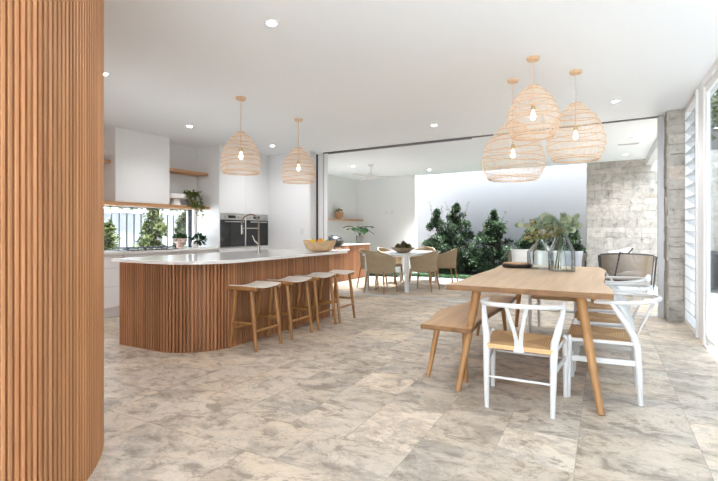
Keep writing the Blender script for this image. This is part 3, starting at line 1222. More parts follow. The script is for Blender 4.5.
GI, GT = 'rattan pendant lamps over the island', 'rattan pendant lamps over the dining table'
pendant((-3.76, 4.09, zc(-3.76) - .001), .222, .475, .41, 'woven rattan pendant over the island, in front of the ovens', GI, 61)
pendant((-3.775, 5.26, zc(-3.775) - .001), .23, .475, .41, 'woven rattan pendant over the island, above the fruit bowl', GI, 62)
pendant((-.579, 4.5, zc(-.58) - .001), .235, .47, .265, 'smallest and highest rattan pendant over the dining table', GT, 63, .16)
pendant((-.252, 5.1, zc(-.25) - .001), .274, .56, .335, 'middle-sized rattan pendant over the dining table, hanging over the side chairs', GT, 64, .16)
pendant((-.852, 5.06, zc(-.85) - .001), .322, .60, .455, 'largest and lowest rattan pendant over the dining table', GT, 65, .16)

# ------------------------------------------------------------------ downlights
dl = [(-2.232, 2.761, 'round ceiling downlight nearest the camera, alone in the middle of the ceiling'),
      (-5.394, 4.781, 'round ceiling downlight over the kitchen bench, beside the range hood'),
      (-5.313, 6.599, 'round ceiling downlight in front of the oven cabinets'),
      (-2.249, 6.592, 'round ceiling downlight just inside the opening, near the ceiling track'),
      (.121, 6.533, 'round ceiling downlight near the stone pillar, beside the dining pendants'),
      (-4.365, 2.80, 'round ceiling downlight half hidden by the slatted curved wall'),
      (-5.311, 9.625, 'round patio downlight beside the ceiling fan'),
      (-3.962, 11.218, 'round patio downlight above the edge of the white patio wall'),
      (.425, 9.005, 'round patio downlight in front of the ceiling vent'),
      (.405, 11.251, 'round patio downlight close to the stone wall')]
pr = None
for k, (x, y, lab) in enumerate(dl):
    if pr is None:
        pr = thing('downlight', lab, 'downlight', (x, y, zc(x)), 0, 'round ceiling downlights')
        MB().lathe([(.036, -.001), (.036, -.008), (.05, -.006), (.052, -.001)], 28).build('trim_ring', M['white'], pr)
        MB().lathe([(.001, -.005), (.036, -.005)], 28).build('lens', M['lamp'], pr)
    else:
        dup(pr, (x, y, zc(x)), 0, lab)

for k, (x, y, lab) in enumerate(dl):
    ld = bpy.data.lights.new('downlight_lamp', 'SPOT')
    ld.energy = (6 if x < -4 else 9) if y < 7.7 else (90 if x < -5 else 95 if x < -1 else 13)
    ld.spot_size = math.radians(150 if y < 7.7 or x > -1 else 84 if x < -5 else 100)
    ld.spot_blend = 1.0
    ld.shadow_soft_size = .04
    ld.color = (.97, .97, 1.0)
    lo = bpy.data.objects.new('downlight_lamp', ld)
    COL.objects.link(lo)
    lo.location = (x, y, zc(x) - .02)

vt = thing('ceiling_vent', 'slim white slot vent in the patio ceiling', 'vent', (.40, 9.9, zc(.4)))
MB().box(-.18, .18, -.05, .05, -.012, -.001).build('frame', M['white'], vt, smooth=False)
vs_ = MB()
for k in range(3):
    vs_.box(-.16, .16, -.034 + .025 * k, -.018 + .025 * k, -.016, -.0125)
vs_.build('slot', M['alu'], vt, smooth=False)

fn = thing('ceiling_fan', 'white three-blade ceiling fan on the patio', 'ceiling fan', (-4.836, 9.642, zc(-4.84)))
MB().lathe([(.001, -.05), (.05, -.05), (.07, -.02), (.07, -.001), (.001, -.001)], 24).build('ceiling_mount', M['white'], fn)
MB().tube([(0, 0, -.04), (0, 0, -.24)], .013, 10).build('rod', M['white'], fn)
MB().lathe([(.001, -.34), (.10, -.335), (.13, -.30), (.13, -.27), (.08, -.24), (.03, -.225), (.001, -.225)], 28).build('motor', M['white'], fn)
for k in range(3):
    a = math.radians(22 + 120 * k)
    mt = Matrix.Rotation(a, 4, 'Z') @ Matrix.Translation((0, 0, -.29)) @ Matrix.Rotation(math.radians(9), 4, 'X')
    MB().rbox(.12, .66, -.055, .055, -.005, .005, .004, 1, mt).build('blade', M['white'], fn, smooth=False)

# ------------------------------------------------------------------ right side: louvre window and sliding door
GX = .95
lv = MB()
lv.box(GX, GX + .1, 6.50, 6.54, 0, zc(GX) - .002)
lv.box(GX, GX + .1, 7.395, 7.435, 0, zc(GX) - .002)
lv.box(GX, GX + .1, 6.54, 7.395, 0, .06)
lv.box(GX, GX + .1, 6.54, 7.395, zc(GX) - .06, zc(GX) - .002)
w2 = struct('window_2', lv, M['frame'])
bl = MB()
for k in range(18):
    z = .14 + k * .146
    mt = Matrix.Translation((GX + .05, 0, z)) @ Matrix.Rotation(math.radians(42), 4, 'Y')
    bl.box(-.075, .075, 6.55, 7.385, -.004, .004, mt)
bl.build('louvre_blades', M['louvre'], w2, smooth=False)

d1 = MB()
d1.box(GX - .02, GX + .05, 6.44, 6.497, 0, zc(GX) - .002)
d1.box(GX + .0, GX + .045, 6.13, 6.435, 0, zc(GX) - .002)
d1.box(GX - .01, GX + .14, -2.5, 6.13, -.012, .012)
d1.box(GX - .01, GX + .14, -2.5, 6.13, zc(GX) - .07, zc(GX) - .002)
d1o = struct('door_1', d1, M['frame'])


def leaf_panel(y0, y1, xo):
    s = MB()
    za, zb = .014, zc(GX) - .075
    s.box(xo, xo + .03, y0, y0 + .08, za, zb)
    s.box(xo, xo + .03, y1 - .08, y1, za, zb)
    s.box(xo, xo + .03, y0 + .08, y1 - .08, za, za + .09)
    s.box(xo, xo + .03, y0 + .08, y1 - .08, zb - .08, zb)
    f = s.build('sash', M['frame'], d1o, smooth=False)
    MB().box(xo + .022, xo + .028, y0 + .08, y1 - .08, za + .09, zb - .08).build('pane', M['glass'], f, smooth=False)


leaf_panel(3.15, 6.12, GX + .015)
leaf_panel(.25, 3.2, GX + .055)
leaf_panel(-2.5, .3, GX + .015)

# ------------------------------------------------------------------ dining table
TX, TY0, TY1, TZ = -.55, 3.59, 6.10, .79
dt = thing('dining_table', 'long oak dining table with splayed round legs', 'table', (TX, (TY0 + TY1) / 2, 0))
cy = (TY0 + TY1) / 2
nL = 40
left, right = [], []
for k in range(nL + 1):
    u = k / nL
    y = TY0 + (TY1 - TY0) * u - cy
    left.append((-.575 + .010 * math.sin(u * 11 + .4) + .012 * math.sin(u * 4), y))
    right.append((.587 - .05 * u + .020 * math.sin(u * 9 + 1.2) + .010 * math.sin(u * 17), y))
outline = left[::-1] + right
bm = bmesh.new()
vs = [bm.verts.new((a, b, TZ - .042)) for a, b in outline]
f_ = bm.faces.new(vs)
ex = bmesh.ops.extrude_face_region(bm, geom=[f_])
nv = [e for e in ex['geom'] if isinstance(e, bmesh.types.BMVert)]
bmesh.ops.translate(bm, vec=(0, 0, .042), verts=nv)
bmesh.ops.bevel(bm, geom=[e for e in bm.edges if abs(e.verts[0].co.z - e.verts[1].co.z) < 1e-4], offset=.004, segments=2, affect='EDGES')
MB().take(bm).build('tabletop', M['oak'], dt, angle=30, edge=M['edgeshade'])
for sx, sy, tx, fx in ((-1, -1, -.36, -.432), (1, -1, .40, .535), (-1, 1, -.36, -.432), (1, 1, .40, .50)):
    yt, yf = (cy - TY0 - .14), (cy - TY0 + (.15 if sy < 0 else -.03))
    MB().tube([(fx, sy * yf, 0), (tx + (fx - tx) * .12, sy * (yt + (yf - yt) * .12), TZ - .15), (tx, sy * yt, TZ - .043)], [.022, .034, .036], 16).build('leg', M['oakleg'], dt)
MB().rbox(-.40, .42, -.75, -.66, TZ - .064, TZ - .043, .003, 1).build('cleat', M['oakleg'], dt, smooth=False)
MB().rbox(-.40, .42, .66, .75, TZ - .064, TZ - .043, .003, 1).build('cleat', M['oakleg'], dt, smooth=False)

# bench on the left
BT = .462
bn = thing('dining_bench', 'oak bench with a wavy live edge beside the dining table', 'bench', (-1.12, 4.52, 0))
ol, orr = [], []
for k in range(31):
    u = k / 30
    y = 3.535 + (5.55 - 3.535) * u - 4.52
    ol.append((-.20 - .055 * math.sin(u * 5.2) + .02 * math.sin(u * 13), y))
    orr.append((.215 - .02 * math.sin(u * 6), y))
bm = bmesh.new()
vs = [bm.verts.new((a, b, BT - .038)) for a, b in ol[::-1] + orr]
f_ = bm.faces.new(vs)
ex = bmesh.ops.extrude_face_region(bm, geom=[f_])
bmesh.ops.translate(bm, vec=(0, 0, .038), verts=[e for e in ex['geom'] if isinstance(e, bmesh.types.BMVert)])
bmesh.ops.bevel(bm, geom=[e for e in bm.edges if abs(e.verts[0].co.z - e.verts[1].co.z) < 1e-4], offset=.004, segments=2, affect='EDGES')
MB().take(bm).build('seat', M['bench'], bn, angle=30, edge=M['edgeshade'])
for sx, sy in ((-1, -1), (1, -1), (-1, 1), (1, 1)):
    fy = -.86 if sy < 0 else .84
    ty = -.80 if sy < 0 else .78
    MB().tube([(sx * .16 - .02, fy, 0), (sx * .115, ty, BT - .037)], [.016, .026], 14).build('leg', M['oakleg'], bn)

# ------------------------------------------------------------------ wishbone chairs: local +y is the front
ch_lab = ['white wishbone chair at the near end of the dining table, its back to the camera',
          'white wishbone chair on the window side of the dining table, nearest the camera',
          'white wishbone chair on the window side of the dining table, the middle one',
          'white wishbone chair on the window side of the dining table, farthest from the camera',
          'white wishbone chair at the far end of the dining table']


def arm_z(y):
    return .715 + .02 * max(0, min(1, (-y) / .35))


def make_chair():
    t = thing('wishbone_chair', ch_lab[0], 'chair', (0, 0, 0), 0, 'white wishbone chairs')
    W = M['chairwhite']
    for s in (-1, 1):
        MB().tube([(s * .262, .225, 0), (s * .262, .222, .25), (s * .258, .218, .43), (s * .258, .218, .458)], [.0155, .0205, .0205, .013], 12).build('leg', W, t)
        MB().tube([(s * .212, -.235, 0), (s * .215, -.225, .22), (s * .217, -.212, .40), (s * .222, -.192, .48), (s * .243, -.145, .57), (s * .263, -.092, .65), (s * .268, -.055, .712)],
                  [.0155, .0215, .025, .0255, .0235, .019, .0135], 12).build('leg', W, t)
    # bent arm and back rail
    pts, rad = [], []
    pts.append((-.262, .055, .712))
    rad.append(.011)
    pts.append((-.268, -.03, .714))
    rad.append(.014)
    for k in range(25):
        a = PI + PI * k / 24
        y = -.09 + .275 * math.sin(a)
        pts.append((.27 * math.cos(a), y, (.716 + .018 * abs(math.sin(a)) ** 1.5)))
        rad.append(.0135 + .003 * abs(math.sin(a)))
    pts.append((.268, -.03, .714))
    rad.append(.014)
    pts.append((.262, .055, .712))
    rad.append(.011)
    MB().tube(pts, rad, 10, flat=1.0).build('arm_rail', W, t)
    # Y splat
    sp = MB()
    def flat_bar(pts, ws, th):
        n = len(pts)
        vs, fs = [], []
        for p, w in zip(pts, ws):
            p = V(p)
            vs += [p + V((-w, -th, 0)), p + V((w, -th, 0)), p + V((w, th, 0)), p + V((-w, th, 0))]
        for i in range(n - 1):
            a, b = i * 4, i * 4 + 4
            for k in range(4):
                l = (k + 1) % 4
                fs.append((a + k, a + l, b + l, b + k))
        fs += [(3, 2, 1, 0), ((n - 1) * 4, (n - 1) * 4 + 1, (n - 1) * 4 + 2, (n - 1) * 4 + 3)]
        sp.add(vs, fs)
    flat_bar([(0, -.222, .40), (0, -.226, .44), (0, -.238, .49)], [.036, .028, .028], .006)
    for s in (-1, 1):
        flat_bar([(s * .014, -.235, .475), (s * .022, -.26, .54), (s * .042, -.30, .63), (s * .066, -.345, .735)], [.014, .013, .012, .012], .006)
    sp.build('back_splat', W, t)
    # seat frame and woven seat
    fm = MB()
    fm.tube([(-.258, .218, .425), (.258, .218, .425)], .014, 8)
    fm.tube([(-.218, -.212, .425), (.218, -.212, .425)], .014, 8)
    for s in (-1, 1):
        fm.tube([(s * .258, .218, .425), (s * .218, -.212, .425)], .014, 8)
    fm.build('seat_frame', W, t)
    n = 12
    vs, fs = [], []
    for lay in (0, 1):
        for i in range(n + 1):
            u = -1 + 2 * i / n
            for j in range(n + 1):
                v = -1 + 2 * j / n
                hw = .238 + .0225 * v
                e = max(abs(u), abs(v))
                z = .449 - .022 * (1 - e) if lay == 0 else .405 + .01 * (1 - e)
                z += (-.008 if lay == 0 else .006) * (e > .95)
                vs.append((u * hw, .003 + v * .232, z))
    q = (n + 1) ** 2
    for i in range(n):
        for j in range(n):
            a = i * (n + 1) + j
            fs.append((a, a + 1, a + n + 2, a + n + 1))
            fs.append((a + q, a + q + n + 1, a + q + n + 2, a + q + 1))
    for k in range(n):
        for a, b in ((k, k + 1), (n * (n + 1) + k, n * (n + 1) + k + 1), (k * (n + 1), (k + 1) * (n + 1)), (k * (n + 1) + n, (k + 1) * (n + 1) + n)):
            fs.append((a, b, b + q, a + q))
    MB().add(vs, fs).build('woven_seat', M['cord'], t, angle=50)
    MB().tube([(-.213, -.228, .215), (0, -.232, .215), (.213, -.228, .215)], [.009, .013, .009], 8, flat=.8).build('stretcher', W, t)
    MB().tube([(-.262, .222, .285), (0, .222, .285), (.262, .222, .285)], [.009, .013, .009], 8, flat=.8).build('stretcher', W, t)
    for s in (-1, 1):
        m_ = MB()
        a, b = V((s * .218, -.215, .28)), V((s * .262, .215, .30))
        d = (b - a)
        ang = math.atan2(d.y, d.x)
        mt = Matrix.Translation((a + b) / 2) @ Matrix.Rotation(ang, 4, 'Z')
        m_.rbox(-d.length / 2, d.length / 2, -.007, .007, -.02, .02, .004, 1, mt)
        m_.build('stretcher', W, t)
    return t


chair = make_chair()
chair.location = (-.51, 3.468, 0)
chair.rotation_euler = (0, 0, math.radians(0.5))
dup(chair, (-.008, 3.975, 0), PI / 2, ch_lab[1])
dup(chair, (-.005, 4.68, 0), PI / 2, ch_lab[2])
dup(chair, (.0, 5.40, 0), PI / 2, ch_lab[3])
dup(chair, (-.52, 6.02, 0), PI, ch_lab[4])

# ------------------------------------------------------------------ on the dining table
tr = thing('round_tray', 'low round black tray with a pale timber top on the dining table', 'tray', (-.90, 5.62, TZ + .001))
MB().lathe([(.001, .0), (.155, .0), (.168, .012), (.168, .042), (.15, .046), (.001, .046)], 40).build('rim', M['black'], tr, angle=50)
MB().lathe([(.001, .056), (.148, .056), (.152, .052), (.152, .0465), (.001, .0465)], 40).build('timber_top', M['shelf'], tr)


def vase(loc, r, h, neck, label, hz=.55):
    t = thing('glass_vase', label, 'vase', loc, 0, 'clear glass vases on the dining table')
    th = .004
    out = [(.001, 0), (r * .97, 0), (r, .006), (r, h * hz - .01), (r * .985, h * hz + .004), (neck + .004, h - .006), (neck, h), (neck - th, h), (neck, h - .012), (r * .985 - th, h * hz), (r - th, h * hz - .014), (r - th, .012), (.001, .012)]
    MB().lathe(out, 48).build('glass_body', M['vase'], t, angle=25)
    return t


vase((-.64, 5.57, TZ + .001), .142, .35, .012, 'clear glass vase with a closed pointed shoulder, next to the black tray')
vase((-.40, 5.36, TZ + .001), .135, .40, .045, 'clear glass vase holding eucalyptus branches on the dining table', .52)
eb = thing('eucalyptus_branches', 'eucalyptus branches with round grey-green leaves in the glass vase', 'branch', (-.40, 5.36, TZ + .016))
rnd = random.Random(31)
ends = [((-.60, .10, .55), 0), ((-.48, .05, .47), 1), ((-.34, .0, .62), 0), ((-.24, .1, .66), 0), ((-.42, .15, .58), 1), ((-.16, .0, .52), 1), ((.05, -.05, .66), 0), ((.14, .02, .62), 0), ((.22, .05, .56), 0), ((-.30, -.05, .42), 1), ((-.54, .12, .40), 1)]
for kind, nm, mm in ((0, 'leaves', 'euc'), (1, 'leaves', 'euc2')):
    lm, smb = MB(), MB()
    for e, kd in ends:
        if kd != kind:
            continue
        e = V((e[0] * .82, e[1], e[2] - .09))
        b0 = V((rnd.uniform(-.05, .05) - .02 * (e.x < 0), rnd.uniform(-.05, .05), .004))
        mid = V((e.x * .02, e.y * .02, .38))
        p2 = V((e.x * .45, e.y * .5, .38 + (e.z - .38) * .75 + .02))
        P = [b0, mid, p2, e]
        smb.tube([tuple(q) for q in P], [.0035, .003, .0025, .0015], 6)
        for i in (1, 2):
            for q in range(11):
                s = rnd.random() if i == 2 else rnd.uniform(.25, 1)
                pt = P[i] + (P[i + 1] - P[i]) * s
                d = V((rnd.gauss(0, 1), rnd.gauss(0, 1), rnd.gauss(.2, .7))).normalized()
                nn = V((rnd.gauss(0, .7), -1 + rnd.gauss(0, .6), rnd.gauss(.3, .6)))
                r_ = rnd.uniform(.022, .042) if kind == 0 else rnd.uniform(.016, .03)
                c = pt + d * r_ * 1.2
                s1 = d
                s2 = d.cross(nn).normalized()
                nrm = s1.cross(s2)
                ring = [c + (s1 * math.cos(2 * PI * k / 9) + s2 * math.sin(2 * PI * k / 9) * .9) * r_ for k in range(9)]
                lm.add([c + nrm * .005] + ring, [(0, 1 + k, 1 + (k + 1) % 9) for k in range(9)])
    smb.build('stems', M['greenstem'], eb)
    lm.build(nm, M[mm], eb, smooth=False)

# ------------------------------------------------------------------ patio kitchen bench, barbecue, shelf, pots
pb = thing('patio_bench_cabinet', 'timber panelled outdoor kitchen bench along the patio side wall', 'cabinet', (-6.0, 9.7, 0))
X0, X1 = -6.61 + 6.0, -5.5 + 6.0
MB().box(X0, X1 - .02, 8.2 - 9.7, .098, .06, .725).box(X0, X1 - .02, .098, 10.86 - 9.7, .06, .845).build('carcass', M['patiowood'], pb, smooth=False)
yy = 8.2
k = 0
rnd = random.Random(8)
while yy < 10.80:
    m_ = MB()
    m_.tint = rnd.uniform(-1, 1)
    y2 = min(yy + .222, 10.86)
    m_.rbox(X1 - .019, X1, yy - 9.7 + .002, y2 - 9.7 - .002, .02, .842 if yy > 9.7 else .722, .003, 1)
    m_.build('door_panel', M['patiowood'], pb, smooth=False)
    yy += .222
MB().box(X0, X1 - .05, 8.2 - 9.7, 10.86 - 9.7, 0, .058).build('kickboard', M['black'], pb, smooth=False)
MB().rbox(X0, X1 + .015, .09, 10.88 - 9.7, .847, .88, .003, 1).build('benchtop', M['stonetop'], pb, smooth=False)
MB().rbox(X0, X1 + .015, 8.18 - 9.7, .088, .727, .76, .003, 1).build('benchtop', M['stonetop'], pb, smooth=False)

bq = thing('barbecue', 'round black portable barbecue on the patio bench', 'barbecue', (-5.76, 9.46, .764), math.radians(-12))
bq.scale = (1.12, 1.12, 1.12)
MB().lathe([(.001, .05), (.14, .055), (.2, .1), (.215, .15), (.001, .15)], 28).build('fire_bowl', M['black'], bq)
lid = MB().lathe([(.218, .152), (.21, .2), (.17, .265), (.09, .30), (.001, .31)], 28).build('lid', M['black'], bq)
MB().tube([(.215, -.09, .2), (.245, -.08, .205), (.25, 0, .207), (.245, .08, .205), (.215, .09, .2)], .009, 8).build('handle', M['steel'], lid)
for sx in (-1, 1):
    for sy in (-1, 1):
        MB().tube([(sx * .17, sy * .13, 0), (sx * .12, sy * .09, .09)], .012, 8).build('leg', M['black'], bq)

tag(MB().rbox(-6.618, -6.36, 10.42, 12.17, 1.50, 1.54, .003, 1).build('floating_shelf', M['shelf'], smooth=False), 'timber shelf on the patio side wall above the barbecue bench', 'shelf')
sp2 = thing('succulent_pot', 'rounded terracotta pot of succulents on the patio wall shelf', 'plant', (-6.48, 10.95, 1.541))
MB().lathe([(.001, 0), (.065, 0), (.11, .07), (.125, .15), (.12, .19), (.11, .19), (.11, .16), (.001, .15)], 28).build('pot', M['terracotta'], sp2)
leafy(sp2, random.Random(12), 90, ellipsoid((0, 0, .2), .09, .09, .045), .07, .03, M['trailleaf'])
pt = thing('potted_plant', 'grey pot with broad dark green leaves on the patio bench', 'plant', (-5.68, 10.66, .881))
MB().lathe([(.001, 0), (.085, 0), (.098, .2), (.088, .2), (.085, .17), (.001, .17)], 28).build('pot', M['concrete'], pt)
rnd = random.Random(13)
for k in range(9):
    a = 2 * PI * k / 9 + rnd.uniform(-.2, .2)
    r_, z = rnd.uniform(.08, .2), rnd.uniform(.32, .44)
    e = V((r_ * math.cos(a), r_ * math.sin(a), z))
    l = MB()
    l.tube([(0, 0, .16), (e.x * .4, e.y * .4, z * .85), tuple(e)], .005, 5)
    d = V((math.cos(a), math.sin(a), rnd.uniform(-.1, .5)))
    nseg = 6
    side = V((-math.sin(a), math.cos(a), 0))
    vs, fs = [], []
    for i in range(nseg + 1):
        u = i / nseg
        c = e + d * (u * .27) + V((0, 0, -.12 * u * u))
        w_ = .11 * math.sin(PI * min(.98, u * .9 + .1)) ** .7
        vs += [c - side * w_ + V((0, 0, .02)), c, c + side * w_ + V((0, 0, .02))]
    for i in range(nseg):
        for j in (0, 1):
            q = i * 3 + j
            fs.append((q, q + 1, q + 4, q + 3))
    l.add(vs, fs)
    l.build('leaf', M['potleaf'], pt)

for k, (xx, lab) in enumerate(((-5.61, 'small square white outlet plate on the white patio wall, nearer the timber shelf'), (-5.42, 'small square white outlet plate on the white patio wall, nearer the garden'))):
    t = thing('outlet_plate', lab, 'outlet', (xx, 12.198, 1.75), 0, 'outlet plates on the patio wall')
    MB().rbox(-.05, .05, -.01, 0, -.05, .05, .004, 1).build('plate', M['white'], t, smooth=False)
    MB().rbox(-.03, .03, -.013, -.01, -.03, .03, .002, 1).build('cover', M['white'], t, smooth=False)

# ------------------------------------------------------------------ patio table, bowl and chairs
ptb = thing('patio_table', 'white rectangular patio table with square legs', 'table', (-3.86, 9.30, 0))
MB().rbox(-.50, .50, -1.0, 1.0, .70, .74, .006, 2).build('tabletop', M['white'], ptb, smooth=False)
for sx in (-1, 1):
    for sy in (-1, 1):
        MB().rbox(sx * .44 - .035, sx * .44 + .035, sy * .91 - .035, sy * .91 + .035, 0, .70, .004, 1).build('leg', M['white'], ptb, smooth=False)
ab = thing('artichoke_bowl', 'wide tan bowl of dried artichokes on the white patio table', 'bowl', (-3.86, 9.25, .741))
MB().lathe([(.001, 0), (.1, 0), (.19, .04), (.27, .11), (.26, .11), (.18, .055), (.001, .025)], 32).build('bowl_body', M['straw'], ab)
apos = [(.125, .04, .115), (-.125, .05, .115), (.06, -.125, .115), (-.075, -.12, .115), (.03, .13, .12), (.01, .0, .175)]
alab = ['dried artichoke on the garden side of the tan bowl', 'dried artichoke on the barbecue side of the tan bowl',
        'dried artichoke at the front of the tan bowl, nearer the garden', 'dried artichoke at the front of the tan bowl, nearer the barbecue', 'dried artichoke at the back of the tan bowl', 'topmost dried artichoke in the tan bowl']
for p, lab in zip(apos, alab):
    m_ = MB()
    for ring in range(6):
        th = .35 + ring * .42
        for q in range(9):
            a = 2 * PI * (q + .5 * (ring % 2)) / 9
            d = V((math.sin(th) * math.cos(a), math.sin(th) * math.sin(a), math.cos(th)))
            m_.leaf(d * .048, (V((d.x, d.y, d.z)) * .3 + V((0, 0, 1)) - d * d.z).normalized(), d, .048, .04, .1)
    m_.ball((0, 0, 0), .049, .049, .054, 12, 8)
    tag(m_.build('artichoke', M['arti'], loc=(-3.86 + p[0], 9.25 + p[1], .741 + p[2]), smooth=False), lab, 'artichoke', 'dried artichokes in the tan bowl')

pc_lab = ['woven brown tub chair at the near end of the patio table, back to the camera',
          'woven brown tub chair on the garden side of the patio table, nearer the dining bench',
          'woven brown tub chair on the garden side of the patio table, nearer the shrubs',
          'woven brown tub chair on the barbecue side of the patio table, nearer the bar stools',
          'woven brown tub chair on the barbecue side of the patio table, nearer the potted plant',
          'woven brown tub chair at the far end of the white patio table']


def make_tub():
    """local +y is the front"""
    t = thing('tub_chair', pc_lab[0], 'chair', (0, 0, 0), 0, 'woven tub chairs around the patio table')
    for s in (-1, 1):
        MB().tube([(s * .245, .235, 0), (s * .205, .19, .43)], [.012, .019], 10).build('leg', M['tanleg'], t)
        MB().tube([(s * .225, -.27, 0), (s * .175, -.20, .43)], [.012, .019], 10).build('leg', M['tanleg'], t)

    def wall(a, z01):
        # a: -1..1 around the tub from one arm front over the back to the other
        th = -PI / 2 + a * math.radians(128)
        top = .66 + .15 * math.cos(a * math.radians(128) * .72) ** 2
        flare = 1 + .13 * z01
        z = .40 + (top - .40) * z01
        return V((.262 * flare * math.cos(th), .01 + .262 * flare * math.sin(th), z))
    rp = MB()
    n = 78
    for k in range(n + 1):
        a = -1 + 2 * k / n
        rp.tube([tuple(wall(a, q)) for q in (0, .33, .66, 1)], .0075, 5)
    for q in (.28, .62):
        rp.tube([tuple(wall(-1 + 2 * k / 40, q) * 1.0) for k in range(41)], .010, 5)
    rp.build('woven_back', M['rope'], t)
    MB().tube([tuple(wall(-1 + 2 * k / 48, 1.0)) for k in range(49)], .015, 8).build('top_rail', M['rope'], t)
    se = MB().lathe([(.001, .455), (.24, .455), (.262, .445), (.268, .42), (.262, .395), (.24, .388), (.001, .388)], 36, (0, .01, 0))
    se.build('seat', M['rope'], t)
    return t


tub = make_tub()
tub.location = (-3.88, 8.16, 0)
tub.rotation_euler = (0, 0, math.radians(-4))
dup(tub, (-3.25, 8.86, 0), math.radians(88), pc_lab[1])
dup(tub, (-3.17, 9.97, 0), math.radians(91), pc_lab[2])
dup(tub, (-4.40, 8.86, 0), math.radians(-88), pc_lab[3])
dup(tub, (-4.42, 9.80, 0), math.radians(-91), pc_lab[4])
dup(tub, (-3.86, 10.50, 0), math.radians(181), pc_lab[5])

# ------------------------------------------------------------------ lounge corner
so = thing('outdoor_sofa', 'low outdoor sofa with dark frame in front of the garden shrubs', 'sofa', (-1.12, 10.35, 0))
MB().rbox(-.80, .80, -.38, .38, .10, .17, .01, 1).build('frame', M['black'], so, smooth=False)
for sx in (-1, 1):
    for sy in (-1, 1):
        MB().tube([(sx * .74, sy * .33, 0), (sx * .74, sy * .33, .10)], .018, 8).build('leg', M['black'], so)
MB().rbox(-.77, .77, -.37, .33, .172, .355, .05, 3).build('seat_cushion', M['fabric'], so)
MB().rbox(-.78, .78, .345, .375, .17, .74, .01, 1).build('back_frame', M['greyrope'], so, smooth=False)
for s in (-1, 1):
    MB().tube([(s * .785, -.36, .2), (s * .80, -.37, .62), (s * .80, 0, .66), (s * .80, .36, .74)], .016, 8).build('arm', M['black'], so)


def pillow(x, y, z, w, h, d, rx, rz, m, lab):
    mt = Matrix.Identity(4)
    o = MB().cushion(w, h, d).build('cushion', m, angle=80)
    o.location = (x, y, z)
    o.rotation_euler = (rx, 0, rz)
    return tag(o, lab, 'cushion', 'cushions on the outdoor sofa')


pillow(-1.58, 10.55, .60, .46, .44, .16, math.radians(72), math.radians(14), M['fabric'], 'white square cushion on the outdoor sofa, nearest the black tray')
pillow(-1.08, 10.57, .585, .54, .42, .16, math.radians(74), 0, M['fabric'], 'white cushion in the middle of the outdoor sofa, behind the glass vases')
pillow(-.60, 10.56, .59, .42, .42, .15, math.radians(72), math.radians(-14), M['greyfab'], 'grey cushion on the outdoor sofa, nearest the stone wall')

ac = thing('rope_armchair', 'grey rope lounge armchair with black tube frame in front of the stone wall', 'armchair', (.37, 10.02, 0))


def ac_wall(a, q):
    th = -PI / 2 + a * 1.25
    x = .39 * math.sin(a * 1.25) / math.sin(1.25)
    y = -.36 + .34 * (abs(a) ** 2.6)
    z = .30 + (.80 - .04 * a * a - .30) * q
    return V((x * (1 + .10 * q), y - .07 * q, z))


rp = MB()
for k in range(65):
    a = -1 + 2 * k / 64
    rp.tube([tuple(ac_wall(a, q)) for q in (0, .5, 1)], .0062, 5)
rp.build('rope_back', M['greyrope'], ac)
fr = MB()
fr.tube([tuple(ac_wall(-1 + 2 * k / 32, 1.0)) for k in range(33)], .013, 8)
fr.tube([tuple(ac_wall(-1 + 2 * k / 32, 0.0)) for k in range(33)], .013, 8)
for s in (-1, 1):
    fr.tube([tuple(ac_wall(s, 0)), tuple(ac_wall(s, 1))], .014, 8)
fr.build('tube_frame', M['black'], ac)
for s in (-1, 1):
    MB().tube([(s * .40, -.30, 0), (s * .43, -.36, .45), (s * .45, -.41, .76)], [.011, .014, .013], 8).build('leg', M['black'], ac)
    MB().tube([(s * .42, .34, 0), (s * .43, .30, .34)], [.011, .014], 8).build('leg', M['black'], ac)
    MB().tube([(s * .43, .32, .30), (s * .46, .34, .60), (s * .465, .2, .64), (s * .462, -.02, .74)], .012, 8).build('arm', M['black'], ac)
MB().rbox(-.38, .38, -.28, .36, .30, .43, .04, 3).build('seat_cushion', M['greyfab'], ac)
MB().tube([(-.20, -.47, .36), (-.11, -.485, .84), (-.05, -.47, .80), (.02, -.44, .81), (.09, -.40, .90)], .013, 8).build('carry_loop', M['black'], ac)
o = MB().cushion(.38, .44, .15).build('cushion', M['fabric'], angle=80)
o.location = (.30, 9.85, .66)
o.rotation_euler = (math.radians(100), math.radians(-14), 0)
tag(o, 'pale cushion leaning inside the grey rope armchair', 'cushion')

# ------------------------------------------------------------------ garden beyond the patio
struct('lawn', MB().box(-9, -.40, 11.352, 12.4, -.15, .0), M['turf'])
struct('ground_bed', MB().box(-9, 3.0, 12.402, 13.75, -.15, .0), M['soil'])
struct('path_side', MB().box(-.398, 1.02, 11.352, 12.22, -.12, .003), M['coping'])
gm = MB()
rnd = random.Random(19)
for k in range(9000):
    p = V((rnd.uniform(-4.7, -.3), rnd.uniform(11.36, 12.15), 0))
    gm.add([p + V((-.004, 0, 0)), p + V((.004, 0, 0)), p + V((rnd.gauss(0, .012), rnd.gauss(0, .012), rnd.uniform(.02, .045)))], [(0, 1, 2)])
tag(gm.build('lawn_grass', M['grass'], smooth=False), 'strip of short green lawn grass in front of the shrubs', 'grass', kind='stuff')
GS = 'dark green shrubs against the white garden wall'
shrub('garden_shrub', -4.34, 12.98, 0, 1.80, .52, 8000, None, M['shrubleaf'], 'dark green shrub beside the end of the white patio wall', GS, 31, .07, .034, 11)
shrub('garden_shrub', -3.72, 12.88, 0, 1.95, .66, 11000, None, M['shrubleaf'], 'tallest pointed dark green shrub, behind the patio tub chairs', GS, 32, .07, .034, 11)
shrub('garden_shrub', -2.68, 12.88, 0, 1.72, .66, 11000, None, M['shrubleaf'], 'wide dark green shrub between the tub chairs and the black tray', GS, 33, .07, .034, 11)
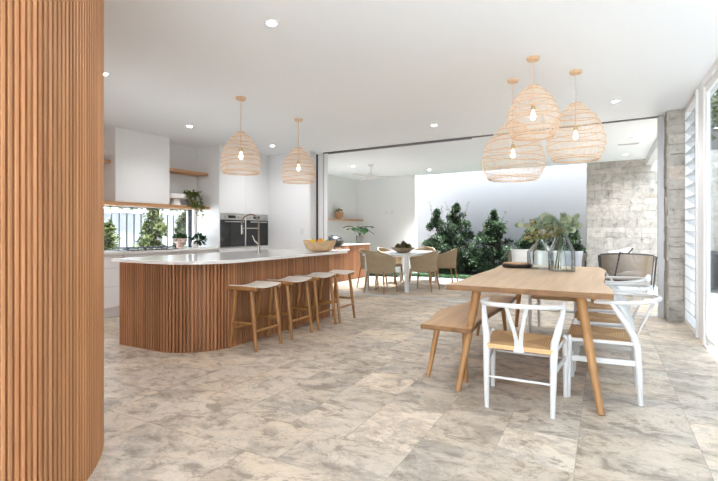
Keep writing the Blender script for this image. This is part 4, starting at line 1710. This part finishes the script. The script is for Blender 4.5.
shrub('garden_shrub', -1.62, 12.88, 0, 1.45, .62, 9000, None, M['shrubleaf'], 'dark green shrub behind the outdoor sofa and the pointed glass vase', GS, 34, .07, .034, 11)
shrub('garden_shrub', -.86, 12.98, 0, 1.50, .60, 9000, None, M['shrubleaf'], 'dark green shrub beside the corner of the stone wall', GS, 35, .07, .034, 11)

# ------------------------------------------------------------------ outside the sliding door
pw = thing('planter_wall', 'low charcoal planter wall outside the sliding glass door', 'planter', (2.4, 12.3, -.014))
MB().rbox(-1.05, 1.05, -.3, .3, 0, .78, .01, 1).build('wall', M['charcoal'], pw, smooth=False)
MB().box(-1.0, 1.0, -.25, .25, .781, .79).build('soil', M['soil'], pw, smooth=False)
tree('courtyard_tree', 2.45, 13.5, -.014, 7.5, 1.1, 6000, M['treeleaf'], 'light green tree outside the sliding glass door, behind the charcoal planter wall', None, 71, .17, .07, .12)
struct('wall_boundary_right', MB().box(1.3, 8, 15.2, 15.4, -.16, 3.4), M['charcoal'])
struct('sky_block_right', MB().box(3.5, 3.7, -2.6, 15.2, -.16, 4.4), M['charcoal'])  # added dark screen, mostly out of view, to cut sky light from the right

# ------------------------------------------------------------------ light
w = bpy.data.worlds.new('world')
sc.world = w
w.use_nodes = True
nt = w.node_tree
bg = nt.nodes['Background']
tc = N(nt, 'ShaderNodeTexCoord')
sp = N(nt, 'ShaderNodeSeparateXYZ')
L(nt, tc.outputs['Generated'], sp.inputs[0])
cr = N(nt, 'ShaderNodeValToRGB')
cr.color_ramp.elements[0].position = .0
cr.color_ramp.elements[0].color = (.90, .955, 1.0, 1)
cr.color_ramp.elements[1].position = .7
cr.color_ramp.elements[1].color = (.77, .875, 1.0, 1)
L(nt, sp.outputs[2], cr.inputs[0])
L(nt, cr.outputs[0], bg.inputs['Color'])
bg.inputs['Strength'].default_value = .85

sun = bpy.data.lights.new('sun', 'SUN')
sun.energy = 7.5
sun.angle = math.radians(1.0)
sun.color = (.97, .985, 1.0)
so_ = bpy.data.objects.new('sun', sun)
COL.objects.link(so_)
so_.rotation_euler = V((-.07, -.22, -.97)).to_track_quat('-Z', 'Y').to_euler()

sc.cycles.max_bounces = 12
sc.cycles.diffuse_bounces = 8
sc.cycles.transparent_max_bounces = 24
sc.cycles.caustics_reflective = False
sc.cycles.caustics_refractive = False
sc.view_settings.view_transform = 'Standard'
sc.view_settings.look = 'None'
sc.view_settings.gamma = 1.0
sc.view_settings.use_curve_mapping = False
sc.view_settings.exposure = 3.44
